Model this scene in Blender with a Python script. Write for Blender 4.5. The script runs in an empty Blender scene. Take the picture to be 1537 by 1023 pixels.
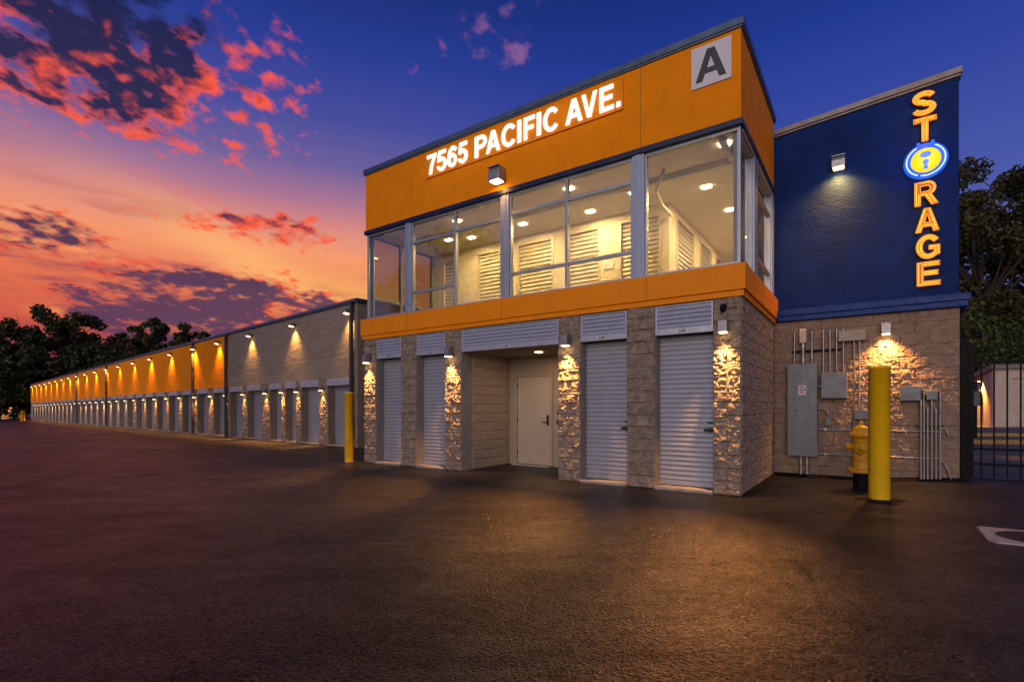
import bpy, bmesh, math, random
import numpy as np
from mathutils import Vector, Matrix

random.seed(7)
rng = np.random.default_rng(11)
R = math.radians
scene = bpy.context.scene
COL = scene.collection

# ------------------------------------------------------------------ camera
cam_d = bpy.data.cameras.new('camera')
cam_d.lens = 18.0
cam_d.sensor_width = 36.0
cam_d.shift_y = (613 - 511.5) / 1537
cam_d.clip_end = 2000
cam = bpy.data.objects.new('camera', cam_d)
COL.objects.link(cam)
cam.location = (0, 0, 1.3)
cam.rotation_euler = (R(90), 0, 0)
scene.camera = cam

# ------------------------------------------------------------------ exposure
scene.view_settings.view_transform = 'Standard'
scene.view_settings.look = 'None'
scene.view_settings.exposure = 0.0
scene.view_settings.gamma = 1.0
scene.render.engine = 'CYCLES'
scene.cycles.use_denoising = True
scene.cycles.max_bounces = 8
scene.cycles.transparent_max_bounces = 16
scene.cycles.sample_clamp_indirect = 4.0
scene.cycles.caustics_reflective = False
scene.cycles.caustics_refractive = False

# ------------------------------------------------------------------ node helpers
class NT:
    """tiny wrapper that makes node graphs readable"""
    def __init__(self, tree):
        self.t = tree
        self.n = tree.nodes
        self.l = tree.links
    def node(self, kind, **kw):
        nd = self.n.new(kind)
        for k, v in kw.items():
            setattr(nd, k, v)
        return nd
    def put(self, sock, val):
        if hasattr(val, 'is_output'):
            self.l.new(val, sock)
        elif isinstance(val, (tuple, list)) and len(val) == 3 and sock.type == 'RGBA':
            sock.default_value = (*val, 1)
        else:
            sock.default_value = val
    def math(self, op, a, b=None, c=None, clamp=False):
        nd = self.node('ShaderNodeMath', operation=op, use_clamp=clamp)
        self.put(nd.inputs[0], a)
        if b is not None: self.put(nd.inputs[1], b)
        if c is not None: self.put(nd.inputs[2], c)
        return nd.outputs[0]
    def vmath(self, op, a, b=None):
        nd = self.node('ShaderNodeVectorMath', operation=op)
        self.put(nd.inputs[0], a)
        if b is not None: self.put(nd.inputs[1], b)
        return nd.outputs[0]
    def mix(self, f, a, b, mode='MIX'):
        nd = self.node('ShaderNodeMix', data_type='RGBA', blend_type=mode)
        self.put(nd.inputs[0], f); self.put(nd.inputs[6], a); self.put(nd.inputs[7], b)
        return nd.outputs[2]
    def ramp(self, f, stops, interp='LINEAR'):
        nd = self.node('ShaderNodeValToRGB')
        cr = nd.color_ramp
        cr.interpolation = interp
        while len(cr.elements) > 1: cr.elements.remove(cr.elements[-1])
        for i, (p, c) in enumerate(stops):
            e = cr.elements[0] if i == 0 else cr.elements.new(p)
            e.position = p
            if not isinstance(c, (tuple, list)): c = (c, c, c)
            e.color = (*c, 1) if len(c) == 3 else c
        self.put(nd.inputs[0], f)
        return nd.outputs[0]
    def maprange(self, v, a, b, c=0.0, d=1.0, smooth=True):
        nd = self.node('ShaderNodeMapRange')
        if smooth: nd.interpolation_type = 'SMOOTHSTEP'
        self.put(nd.inputs[0], v); self.put(nd.inputs[1], a); self.put(nd.inputs[2], b)
        self.put(nd.inputs[3], c); self.put(nd.inputs[4], d)
        return nd.outputs[0]
    def noise(self, vec, scale, detail=4.0, rough=0.5, dist=0.0, col=False):
        nd = self.node('ShaderNodeTexNoise')
        if vec is not None: self.l.new(vec, nd.inputs['Vector'])
        nd.inputs['Scale'].default_value = scale
        nd.inputs['Detail'].default_value = detail
        nd.inputs['Roughness'].default_value = rough
        nd.inputs['Distortion'].default_value = dist
        return nd.outputs[1 if col else 0]
    def gauss(self, a, a0, sa, b, b0, sb):
        x = self.math('DIVIDE', self.math('SUBTRACT', a, a0), sa)
        y = self.math('DIVIDE', self.math('SUBTRACT', b, b0), sb)
        r = self.math('ADD', self.math('MULTIPLY', x, x), self.math('MULTIPLY', y, y))
        return self.math('POWER', 2.71828, self.math('MULTIPLY', r, -1.0))

def lin(r, g, b):
    f = lambda c: (c / 255 / 12.92) if c / 255 <= 0.04045 else ((c / 255 + 0.055) / 1.055) ** 2.4
    return (f(r), f(g), f(b))

# ------------------------------------------------------------------ world: dusk sky
SUN_EL, SUN_AZ = R(9), R(205)          # where the faint directional dusk light comes from (azimuth clockwise from +Y)
world = bpy.data.worlds.new('World')
scene.world = world
world.use_nodes = True
W = NT(world.node_tree)
W.n.clear()
tc = W.node('ShaderNodeTexCoord')
dirv = tc.outputs['Generated']
sep = W.node('ShaderNodeSeparateXYZ'); W.l.new(dirv, sep.inputs[0])
dx, dy, dz = sep.outputs
el = W.math('MULTIPLY', W.math('ARCSINE', dz), 57.29578)
az = W.math('MULTIPLY', W.math('ARCTAN2', dx, dy), 57.29578)
el01 = W.math('DIVIDE', W.math('MAXIMUM', el, 0.0), 60.0, clamp=True)
# warm side and cold side of the sky, by elevation
warm = W.ramp(el01, [(0.00, lin(96, 38, 62)), (0.09, lin(160, 56, 62)), (0.13, lin(208, 88, 64)), (0.20, lin(230, 116, 76)),
                     (0.26, lin(244, 150, 106)), (0.30, lin(222, 140, 124)), (0.345, lin(172, 116, 144)), (0.40, lin(108, 94, 154)), (0.47, lin(68, 74, 154)), (0.56, lin(38, 58, 146)), (0.66, lin(20, 42, 114)), (1.0, lin(12, 30, 82))])
cold = W.ramp(el01, [(0.00, lin(112, 90, 140)), (0.14, lin(96, 92, 160)), (0.30, lin(74, 86, 166)), (0.45, lin(48, 66, 156)),
                     (0.55, lin(28, 52, 142)), (0.66, lin(16, 38, 112)), (1.0, lin(10, 26, 80))])
daz = W.math('ABSOLUTE', W.math('SUBTRACT', az, -32.0))
wf = W.maprange(daz, 14.0, 50.0, 1.0, 0.0)
sky = W.mix(wf, cold, warm)
# bright streak rising to the left from the glow
tilt = W.math('ADD', el, W.math('MULTIPLY', az, 0.42))
streakn = W.noise(dirv, 3.0, 3.0, 0.5)
st = W.math('ADD', tilt, W.math('MULTIPLY', W.math('SUBTRACT', streakn, 0.5), 4.0))
stg = W.math('POWER', 2.71828, W.math('MULTIPLY', W.math('POWER', W.math('ABSOLUTE', W.math('DIVIDE', W.math('SUBTRACT', st, 3.2), 2.2)), 2.0), -1.0))
stg = W.math('MULTIPLY', stg, W.gauss(az, -24.0, 13.0, el, 14.0, 9.0))
sky = W.mix(W.math('MULTIPLY', stg, 0.85), sky, lin(255, 182, 112))
# pinkish thin veil
veil = W.noise(W.vmath('MULTIPLY', dirv, (2.0, 2.0, 7.0)), 1.6, 6.0, 0.6, 0.6)
veilm = W.math('MULTIPLY', W.maprange(veil, 0.45, 0.75), W.gauss(az, -36.0, 22.0, el, 17.0, 8.0))
sky = W.mix(W.math('MULTIPLY', veilm, 0.40), sky, lin(232, 104, 96))
sky = W.mix(W.math('MULTIPLY', W.gauss(az, -17.0, 9.0, el, 10.5, 3.6), 0.75), sky, lin(255, 184, 98))
sk1 = W.noise(W.vmath('MULTIPLY', dirv, (2.2, 2.2, 20.0)), 2.0, 6.0, 0.62, 0.5)
lowm = W.gauss(az, -40.0, 20.0, el, 10.0, 6.5)
sky = W.mix(W.math('MULTIPLY', W.math('MULTIPLY', W.maprange(sk1, 0.50, 0.68), lowm), 0.80), sky, lin(134, 58, 84))
sky = W.mix(W.math('MULTIPLY', W.math('MULTIPLY', W.maprange(sk1, 0.46, 0.32), lowm), 0.60), sky, lin(255, 170, 92))
# cloud layer on a plane high above
inv = W.math('DIVIDE', 1.0, W.math('ADD', W.math('MAXIMUM', dz, 0.0), 0.20))
cp = W.node('ShaderNodeCombineXYZ')
W.l.new(W.math('MULTIPLY', dx, inv), cp.inputs[0]); W.l.new(W.math('MULTIPLY', dy, inv), cp.inputs[1])
cp = cp.outputs[0]
bw_ = W.maprange(el, 9.0, 18.0, 0.66, 0.45)
def cloud_noise(off):
    v = W.vmath('ADD', cp, off)
    big = W.noise(v, 4.0, 6.0, 0.58, 0.3)
    small = W.noise(W.vmath('MULTIPLY', v, (1.25, 1.0, 1.0)), 14.0, 3.0, 0.55, 0.1)
    return W.math('ADD', W.math('MULTIPLY', big, bw_), W.math('MULTIPLY', small, W.math('SUBTRACT', 1.0, bw_)))
n0 = cloud_noise((20.7, 15.3, 0.0))
n1 = cloud_noise((20.72, 15.35, 0.0))
emb = W.math('MULTIPLY', W.math('SUBTRACT', n0, n1), 4.5)
# where clouds are: high bank at upper left, low bank over the trees, a few wisps between
def cap1(x, k): return W.math('MINIMUM', W.math('MULTIPLY', x, k), 1.0)
hi = cap1(W.gauss(az, -45.0, 14.5, el, 29.5, 6.3), 2.2)
hi2 = W.math('MULTIPLY', W.gauss(az, -27.0, 8.0, el, 29.0, 6.5), 0.80)
lo = cap1(W.gauss(az, -29.0, 11.5, el, 9.0, 4.0), 2.2)
lo2 = W.math('MULTIPLY', W.gauss(az, -42.0, 6.0, el, 14.2, 2.6), 0.95)
lo = W.math('MAXIMUM', lo, lo2)
md = W.math('MULTIPLY', W.gauss(az, -26.0, 9.0, el, 17.6, 2.3), 1.0)
rt = W.math('MULTIPLY', W.gauss(az, -2.0, 13.0, el, 36.0, 4.0), 0.56)
cov = W.math('MAXIMUM', W.math('MAXIMUM', hi, hi2), W.math('MAXIMUM', lo, W.math('MAXIMUM', md, rt)))
thr = W.math('SUBTRACT', 0.70, W.math('MULTIPLY', cov, 0.29))
ex_ = W.math('SUBTRACT', n0, thr)
cm = W.maprange(ex_, -0.045, 0.095)
thick = W.maprange(ex_, 0.02, 0.15)
dark = W.mix(W.maprange(el, 9.0, 20.0), lin(86, 52, 84), lin(40, 34, 72))
dark = W.mix(W.maprange(el, 28.0, 34.0), dark, lin(22, 28, 70))
fire = W.mix(W.maprange(el, 8.0, 17.0), lin(255, 84, 34), lin(255, 90, 52))
fire = W.mix(W.maprange(az, -22.0, -4.0), fire, lin(140, 92, 150))
# thin cloud glows, thick cloud is dark except on the side turned to the sun
glow = W.math('ADD', W.math('SUBTRACT', 1.0, thick), emb)
glow = W.math('SUBTRACT', glow, W.math('MULTIPLY', lo, W.maprange(az, -34.0, -22.0, 0.75, 0.15)))
glow = W.math('SUBTRACT', glow, W.math('MULTIPLY', W.maprange(el, 28.0, 33.0), W.maprange(az, -32.0, -25.0, 0.9, 0.1)))
glow = W.maprange(glow, 0.10, 1.15)
ccol = W.mix(glow, dark, fire)
sky = W.mix(W.math('MULTIPLY', cm, W.maprange(el, 1.0, 5.0, 0.2, 0.96)), sky, ccol)
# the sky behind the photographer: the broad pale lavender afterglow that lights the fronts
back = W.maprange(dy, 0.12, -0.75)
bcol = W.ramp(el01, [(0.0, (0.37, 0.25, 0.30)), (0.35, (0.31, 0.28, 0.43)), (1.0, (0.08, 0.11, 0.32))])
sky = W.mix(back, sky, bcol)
# below the horizon: dark earth
sky = W.mix(W.maprange(el, -4.0, -0.5), lin(30, 22, 24), sky)
nish = W.node('ShaderNodeTexSky', sky_type='NISHITA')
nish.sun_disc = False
nish.sun_elevation = SUN_EL
nish.sun_rotation = SUN_AZ
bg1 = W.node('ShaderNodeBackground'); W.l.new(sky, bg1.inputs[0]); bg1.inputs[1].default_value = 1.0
bg2 = W.node('ShaderNodeBackground'); W.l.new(nish.outputs[0], bg2.inputs[0]); bg2.inputs[1].default_value = 0.004
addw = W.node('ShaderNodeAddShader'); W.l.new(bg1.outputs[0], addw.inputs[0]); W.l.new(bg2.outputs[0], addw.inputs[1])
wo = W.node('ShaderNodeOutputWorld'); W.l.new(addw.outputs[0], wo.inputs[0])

sun_d = bpy.data.lights.new('dusk_sun', 'SUN')
sun_d.energy = 1.3
sun_d.angle = R(40)
sun_d.color = (1.0, 0.84, 0.72)
sun = bpy.data.objects.new('dusk_sun', sun_d)
COL.objects.link(sun)
sv = Vector((math.sin(SUN_AZ) * math.cos(SUN_EL), math.cos(SUN_AZ) * math.cos(SUN_EL), math.sin(SUN_EL)))
sun.rotation_euler = (-sv).to_track_quat('-Z', 'Y').to_euler()
sun.location = sv * 60

# ------------------------------------------------------------------ materials
MATS = {}
def new_mat(name):
    m = bpy.data.materials.new(name); m.use_nodes = True
    n = NT(m.node_tree)
    b = n.n['Principled BSDF']
    MATS[name] = m
    return m, n, b
def objco(n):
    return n.node('ShaderNodeTexCoord').outputs['Object']
def bump(n, b, h, dist, strength=1.0):
    bp = n.node('ShaderNodeBump')
    bp.inputs['Distance'].default_value = dist
    bp.inputs['Strength'].default_value = strength
    n.l.new(h, bp.inputs['Height']); n.l.new(bp.outputs[0], b.inputs['Normal'])
def simple(name, col, rough=0.5, metal=0.0, nscale=6.0, namp=0.12, bscale=None, bdist=0.002, spec=0.5, dirt=None):
    m, n, b = new_mat(name)
    co = objco(n)
    k = n.noise(co, nscale, 5.0, 0.6)
    c = n.mix(n.maprange(k, 0.3, 0.7), tuple(x * (1 - namp) for x in col), tuple(min(1, x * (1 + namp)) for x in col))
    if dirt:
        d = n.noise(n.vmath('MULTIPLY', co, (5.0, 5.0, 0.7)), 1.3, 6.0, 0.65)
        c = n.mix(n.math('MULTIPLY', n.maprange(d, 0.50, 0.78), dirt), c, tuple(x * 0.35 for x in col))
    n.put(b.inputs['Base Color'], c)
    n.put(b.inputs['Roughness'], n.maprange(n.noise(co, nscale * 2.3, 4.0), 0.3, 0.7, max(0.02, rough - 0.08), min(1, rough + 0.08)))
    b.inputs['Metallic'].default_value = metal
    b.inputs['Specular IOR Level'].default_value = spec
    if bscale: bump(n, b, n.noise(co, bscale, 5.0, 0.6), bdist)
    return m
def emit(name, col, strength, base=None):
    m, n, b = new_mat(name)
    b.inputs['Base Color'].default_value = (*(base or col), 1)
    b.inputs['Emission Color'].default_value = (*col, 1)
    b.inputs['Emission Strength'].default_value = strength
    return m

ORANGE = simple('orange_stucco', (0.88, 0.268, 0.002), 0.75, nscale=3.0, namp=0.06, bscale=70.0, bdist=0.006, spec=0.12, dirt=0.10)
ORANGE2 = simple('orange_panel', (0.88, 0.268, 0.002), 0.55, nscale=3.0, namp=0.04, bscale=120.0, bdist=0.002, spec=0.18)
BLUE = simple('blue_stucco', (0.004, 0.024, 0.145), 0.5, nscale=1.3, namp=0.22, bscale=34.0, bdist=0.020, spec=0.11)
NAVY = simple('navy_metal', (0.004, 0.012, 0.060), 0.42, nscale=4.0, namp=0.1, spec=0.5)
NAVYL = simple('blue_ledge', (0.003, 0.032, 0.20), 0.45, nscale=4.0, namp=0.1, spec=0.2)
COPING = simple('coping_metal', (0.10, 0.15, 0.22), 0.38, metal=0.6, nscale=3.0, namp=0.1)
COPINGB = simple('brown_coping', (0.20, 0.17, 0.16), 0.45, metal=0.4, nscale=3.0, namp=0.1)
ALU = simple('aluminium_frame', (0.36, 0.39, 0.45), 0.38, metal=0.5, nscale=8.0, namp=0.06)
DOORM = simple('roller_door_paint', (0.35, 0.36, 0.42), 0.42, metal=0.25, nscale=5.0, namp=0.05, dirt=0.22)
LOUV = simple('louvre_metal', (0.42, 0.45, 0.53), 0.40, metal=0.35, nscale=6.0, namp=0.08)
DARK = simple('dark_gap', (0.012, 0.012, 0.013), 0.8)
CONC = simple('concrete', (0.34, 0.31, 0.28), 0.85, nscale=9.0, namp=0.2, bscale=60.0, bdist=0.003, dirt=0.4)
CONCL = simple('concrete_driveway', (0.10, 0.097, 0.10), 0.8, nscale=2.0, namp=0.18, bscale=40.0, bdist=0.003)
GREYBLK = simple('smooth_grey_block', (0.30, 0.27, 0.25), 0.85, nscale=5.0, namp=0.14, bscale=90.0, bdist=0.003)
YELLOW = simple('yellow_paint', (0.82, 0.47, 0.004), 0.38, nscale=3.0, namp=0.06, spec=0.5, dirt=0.22, bscale=9.0, bdist=0.002)
HYDY = simple('hydrant_yellow', (0.72, 0.36, 0.006), 0.40, nscale=14.0, namp=0.10, spec=0.5, dirt=0.3)
BLACK = simple('black_metal', (0.007, 0.007, 0.008), 0.5, nscale=9.0, namp=0.2, spec=0.07)
GREYB = simple('grey_enclosure', (0.14, 0.155, 0.18), 0.42, nscale=4.0, namp=0.07, spec=0.5, dirt=0.12)
GALV = simple('galvanised_pipe', (0.30, 0.29, 0.28), 0.42, metal=0.7, nscale=12.0, namp=0.15)
COPPERB = simple('service_head', (0.55, 0.40, 0.33), 0.5, nscale=8.0)
LAMPM = simple('lamp_housing', (0.30, 0.30, 0.33), 0.42, metal=0.5, nscale=12.0, namp=0.08)
CREAM = simple('cream_wall', (0.74, 0.66, 0.52), 0.7, nscale=2.0, namp=0.03)
CREAMC = simple('cream_ceiling', (0.80, 0.76, 0.68), 0.8, nscale=2.0, namp=0.04)
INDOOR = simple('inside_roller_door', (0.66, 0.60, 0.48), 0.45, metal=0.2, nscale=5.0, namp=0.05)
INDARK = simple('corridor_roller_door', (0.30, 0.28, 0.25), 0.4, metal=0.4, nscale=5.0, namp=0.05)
BEIGE = simple('beige_door', (0.42, 0.35, 0.28), 0.5, nscale=3.0, namp=0.04)
BEIGEW = simple('beige_wall', (0.34, 0.28, 0.22), 0.75, nscale=4.0, namp=0.06, bscale=50, bdist=0.002)
WHITEP = simple('white_sign', (0.66, 0.64, 0.68), 0.5, nscale=4.0, namp=0.03)
CHAR = simple('charcoal_letter', (0.035, 0.042, 0.055), 0.5)
PLATE = simple('number_plate', (0.70, 0.70, 0.72), 0.5)
INK = simple('ink', (0.015, 0.012, 0.02), 0.6)
ROOFM = simple('flat_roof', (0.14, 0.14, 0.14), 0.9)
DOWN = simple('downspout_metal', (0.10, 0.105, 0.11), 0.4, metal=0.5)
STREAK = simple('light_streak_colour', (0.34, 0.20, 0.05), 0.7, nscale=12, namp=0.3)  # lamplight on the drive put into a strip colour
COLLAR = simple('painted_concrete', (0.46, 0.40, 0.36), 0.8, nscale=16, namp=0.22, bscale=80, bdist=0.004, dirt=0.5)
IRON = simple('cast_iron', (0.022, 0.020, 0.019), 0.5, metal=0.4, nscale=30, namp=0.4, bscale=55, bdist=0.006)
OUTW = simple('outbuilding_wall', (0.52, 0.40, 0.33), 0.8, nscale=4, namp=0.1)
PINK = simple('label_paper', (0.62, 0.46, 0.56), 0.6)
LENS = emit('lamp_lens', (1.0, 0.62, 0.24), 14.0)
LENSB = emit('ceiling_lamp_lens', (1.0, 0.76, 0.40), 30.0)
LETW = emit('white_letter_glow', (1.0, 0.96, 0.90), 1.1)
NEONO = emit('orange_channel_glow', (1.0, 0.36, 0.010), 0.85, (0.6, 0.2, 0.01))
NEONF = emit('amber_letter_face', (1.0, 0.22, 0.004), 0.13, (0.30, 0.10, 0.01))
NEONY = emit('pale_neon_tube', (1.0, 0.56, 0.06), 0.95)
NEONBL = emit('blue_disc_glow', (0.016, 0.13, 0.78), 0.75, (0.01, 0.08, 0.5))
NEONW = emit('white_neon_tube', (0.55, 0.70, 1.0), 1.1)
NEONYD = emit('yellow_disc_glow', (1.0, 0.62, 0.004), 0.9)
KEYB = emit('keyhole_blue', (0.12, 0.22, 0.52), 0.5)
PORCH = emit('porch_glow', (1.0, 0.33, 0.05), 5.0)

def split_mat(name, c1, c2, bscale=26.0, bdist=0.006):
    m, n, b = new_mat(name)
    co = objco(n)
    k = n.noise(co, 7.0, 8.0, 0.7)
    f = n.noise(co, 90.0, 3.0, 0.6)
    c = n.mix(n.maprange(k, 0.3, 0.72), c1, c2)
    c = n.mix(n.math('MULTIPLY', n.maprange(f, 0.52, 0.66), 0.35), c, (0.14, 0.12, 0.11))
    n.put(b.inputs['Base Color'], c)
    b.inputs['Roughness'].default_value = 0.9
    b.inputs['Specular IOR Level'].default_value = 0.15
    bump(n, b, n.noise(co, bscale * 2, 6.0, 0.7), bdist)
    return m
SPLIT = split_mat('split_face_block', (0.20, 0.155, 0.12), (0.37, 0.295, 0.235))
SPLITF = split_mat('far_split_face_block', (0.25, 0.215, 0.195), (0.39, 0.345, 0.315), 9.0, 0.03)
UTILM = split_mat('tan_split_face_block', (0.23, 0.155, 0.115), (0.34, 0.245, 0.19))

def block_mat(name, c1, c2, bw=0.4, bh=0.2):
    m, n, b = new_mat(name)
    co = objco(n)
    br = n.node('ShaderNodeTexBrick')
    sw = n.node('ShaderNodeSeparateXYZ'); n.l.new(co, sw.inputs[0])
    cb = n.node('ShaderNodeCombineXYZ')
    n.l.new(n.math('ADD', sw.outputs[0], sw.outputs[1]), cb.inputs[0]); n.l.new(sw.outputs[2], cb.inputs[1])
    n.l.new(cb.outputs[0], br.inputs['Vector'])
    br.inputs['Scale'].default_value = 1.0
    br.inputs['Brick Width'].default_value = bw
    br.inputs['Row Height'].default_value = bh
    br.inputs['Mortar Size'].default_value = 0.006
    br.inputs['Color1'].default_value = (*c1, 1); br.inputs['Color2'].default_value = (*c2, 1)
    br.inputs['Mortar'].default_value = (*[x * 0.85 for x in c1], 1)
    k = n.noise(co, 22.0, 6.0, 0.7)
    n.put(b.inputs['Base Color'], n.mix(n.math('MULTIPLY', n.maprange(k, 0.35, 0.7), 0.3), br.outputs[0], tuple(x * 0.55 for x in c1)))
    b.inputs['Roughness'].default_value = 0.85
    h = n.math('ADD', n.math('MULTIPLY', br.outputs['Fac'], -0.6), k)
    bump(n, b, h, 0.018)
    return m
BLOCK = block_mat('ribbed_grey_block', (0.30, 0.235, 0.185), (0.36, 0.285, 0.225))
ALCB = block_mat('beige_block', (0.42, 0.34, 0.27), (0.47, 0.385, 0.31))

def glass(name, tint, rough=0.01):
    m = bpy.data.materials.new(name); m.use_nodes = True
    n = NT(m.node_tree); n.n.clear()
    tr = n.node('ShaderNodeBsdfTransparent'); tr.inputs[0].default_value = (*tint, 1)
    gl = n.node('ShaderNodeBsdfGlossy'); gl.inputs['Roughness'].default_value = rough
    co = n.node('ShaderNodeTexCoord').outputs['Object']
    bp = n.node('ShaderNodeBump'); bp.inputs['Distance'].default_value = 0.02; bp.inputs['Strength'].default_value = 0.25
    n.l.new(n.noise(co, 1.1, 2.0), bp.inputs['Height'])
    n.l.new(bp.outputs[0], gl.inputs['Normal'])
    lw = n.node('ShaderNodeLayerWeight'); lw.inputs[0].default_value = 0.5
    fr = n.math('ADD', 0.10, n.math('MULTIPLY', n.math('POWER', lw.outputs['Facing'], 3.0), 0.90))
    mx = n.node('ShaderNodeMixShader')
    n.l.new(fr, mx.inputs[0]); n.l.new(tr.outputs[0], mx.inputs[1]); n.l.new(gl.outputs[0], mx.inputs[2])
    out = n.node('ShaderNodeOutputMaterial'); n.l.new(mx.outputs[0], out.inputs[0])
    return m
GLASS = glass('window_glass', (0.80, 0.80, 0.74))

# asphalt
def asphalt_mat():
    m, n, b = new_mat('asphalt')
    co = objco(n)
    big = n.noise(co, 0.30, 5.0, 0.6, 0.5)
    mid = n.noise(n.vmath('MULTIPLY', co, (0.8, 1.4, 1.0)), 1.5, 6.0, 0.65, 0.6)
    pat = n.noise(co, 9.0, 4.0, 0.65, 0.5)
    coarse = n.noise(co, 42.0, 3.0, 0.7, 0.4)
    grain = n.noise(co, 100.0, 2.0, 0.7)
    vor = n.node('ShaderNodeTexVoronoi'); n.l.new(co, vor.inputs['Vector']); vor.inputs['Scale'].default_value = 48.0
    stone = n.maprange(vor.outputs['Distance'], 0.10, 0.55, 1.0, 0.0)
    tex = n.math('ADD', n.math('MULTIPLY', n.maprange(coarse, 0.36, 0.64), 0.65), n.math('MULTIPLY', n.maprange(grain, 0.38, 0.62), 0.35))
    c = n.mix(n.maprange(big, 0.3, 0.7), (0.004, 0.0050, 0.0085), (0.012, 0.0136, 0.0190))
    c = n.mix(n.math('MULTIPLY', n.maprange(mid, 0.45, 0.7), 0.6), c, (0.020, 0.019, 0.020))
    c = n.mix(1.0, c, n.mix(tex, (0.25, 0.25, 0.25), (2.1, 2.0, 1.9)), 'MULTIPLY')
    c = n.mix(n.math('MULTIPLY', n.maprange(vor.outputs['Color'], 0.86, 0.93), n.math('MULTIPLY', stone, 0.8)), c, (0.12, 0.11, 0.10))
    n.put(b.inputs['Base Color'], c)
    r = n.math('ADD', n.maprange(mid, 0.15, 0.85, 0.27, 0.44), n.maprange(big, 0.25, 0.75, -0.04, 0.08))
    n.put(b.inputs['Roughness'], r)
    sp = n.math('MULTIPLY', n.math('MULTIPLY', tex, n.maprange(pat, 0.3, 0.7, 0.5, 1.3)), n.maprange(mid, 0.2, 0.8, 1.0, 0.45))
    n.put(b.inputs['Specular IOR Level'], n.math('MULTIPLY', n.math('MULTIPLY', sp, 0.80), n.maprange(n.noise(n.vmath('MULTIPLY', co, (0.5, 1.0, 1.0)), 0.9, 6.0, 0.68, 0.8), 0.30, 0.70, 0.45, 1.35)))
    h = n.math('ADD', n.math('MULTIPLY', grain, 0.25), n.math('MULTIPLY', stone, 0.35))
    h = n.math('ADD', h, n.math('MULTIPLY', coarse, 0.8))
    h = n.math('ADD', h, n.math('MULTIPLY', pat, 0.5))
    bump(n, b, h, 0.012)
    return m
ASPH = asphalt_mat()
ASPHD = simple('dark_asphalt_patch', (0.011, 0.010, 0.010), 0.7, nscale=8, namp=0.5, bscale=45, bdist=0.02, spec=0.12)

def leaf_mat(name, c1, c2):
    m, n, b = new_mat(name)
    co = objco(n)
    k = n.noise(co, 0.9, 3.0)
    kk = n.noise(co, 7.0, 2.0)
    c = n.mix(n.maprange(n.math('ADD', n.math('MULTIPLY', k, 0.7), n.math('MULTIPLY', kk, 0.3)), 0.35, 0.65), c1, c2)
    n.put(b.inputs['Base Color'], c)
    b.inputs['Roughness'].default_value = 0.6
    b.inputs['Specular IOR Level'].default_value = 0.25
    return m
LEAFD = leaf_mat('dark_leaves', (0.022, 0.030, 0.010), (0.062, 0.066, 0.018))
LEAFB = leaf_mat('brown_green_leaves', (0.026, 0.030, 0.010), (0.068, 0.060, 0.019))
LEAFG = leaf_mat('bush_leaves', (0.030, 0.048, 0.010), (0.10, 0.12, 0.025))
BARK = simple('bark', (0.035, 0.028, 0.022), 0.9, nscale=10, namp=0.3, bscale=20, bdist=0.03)

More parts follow.
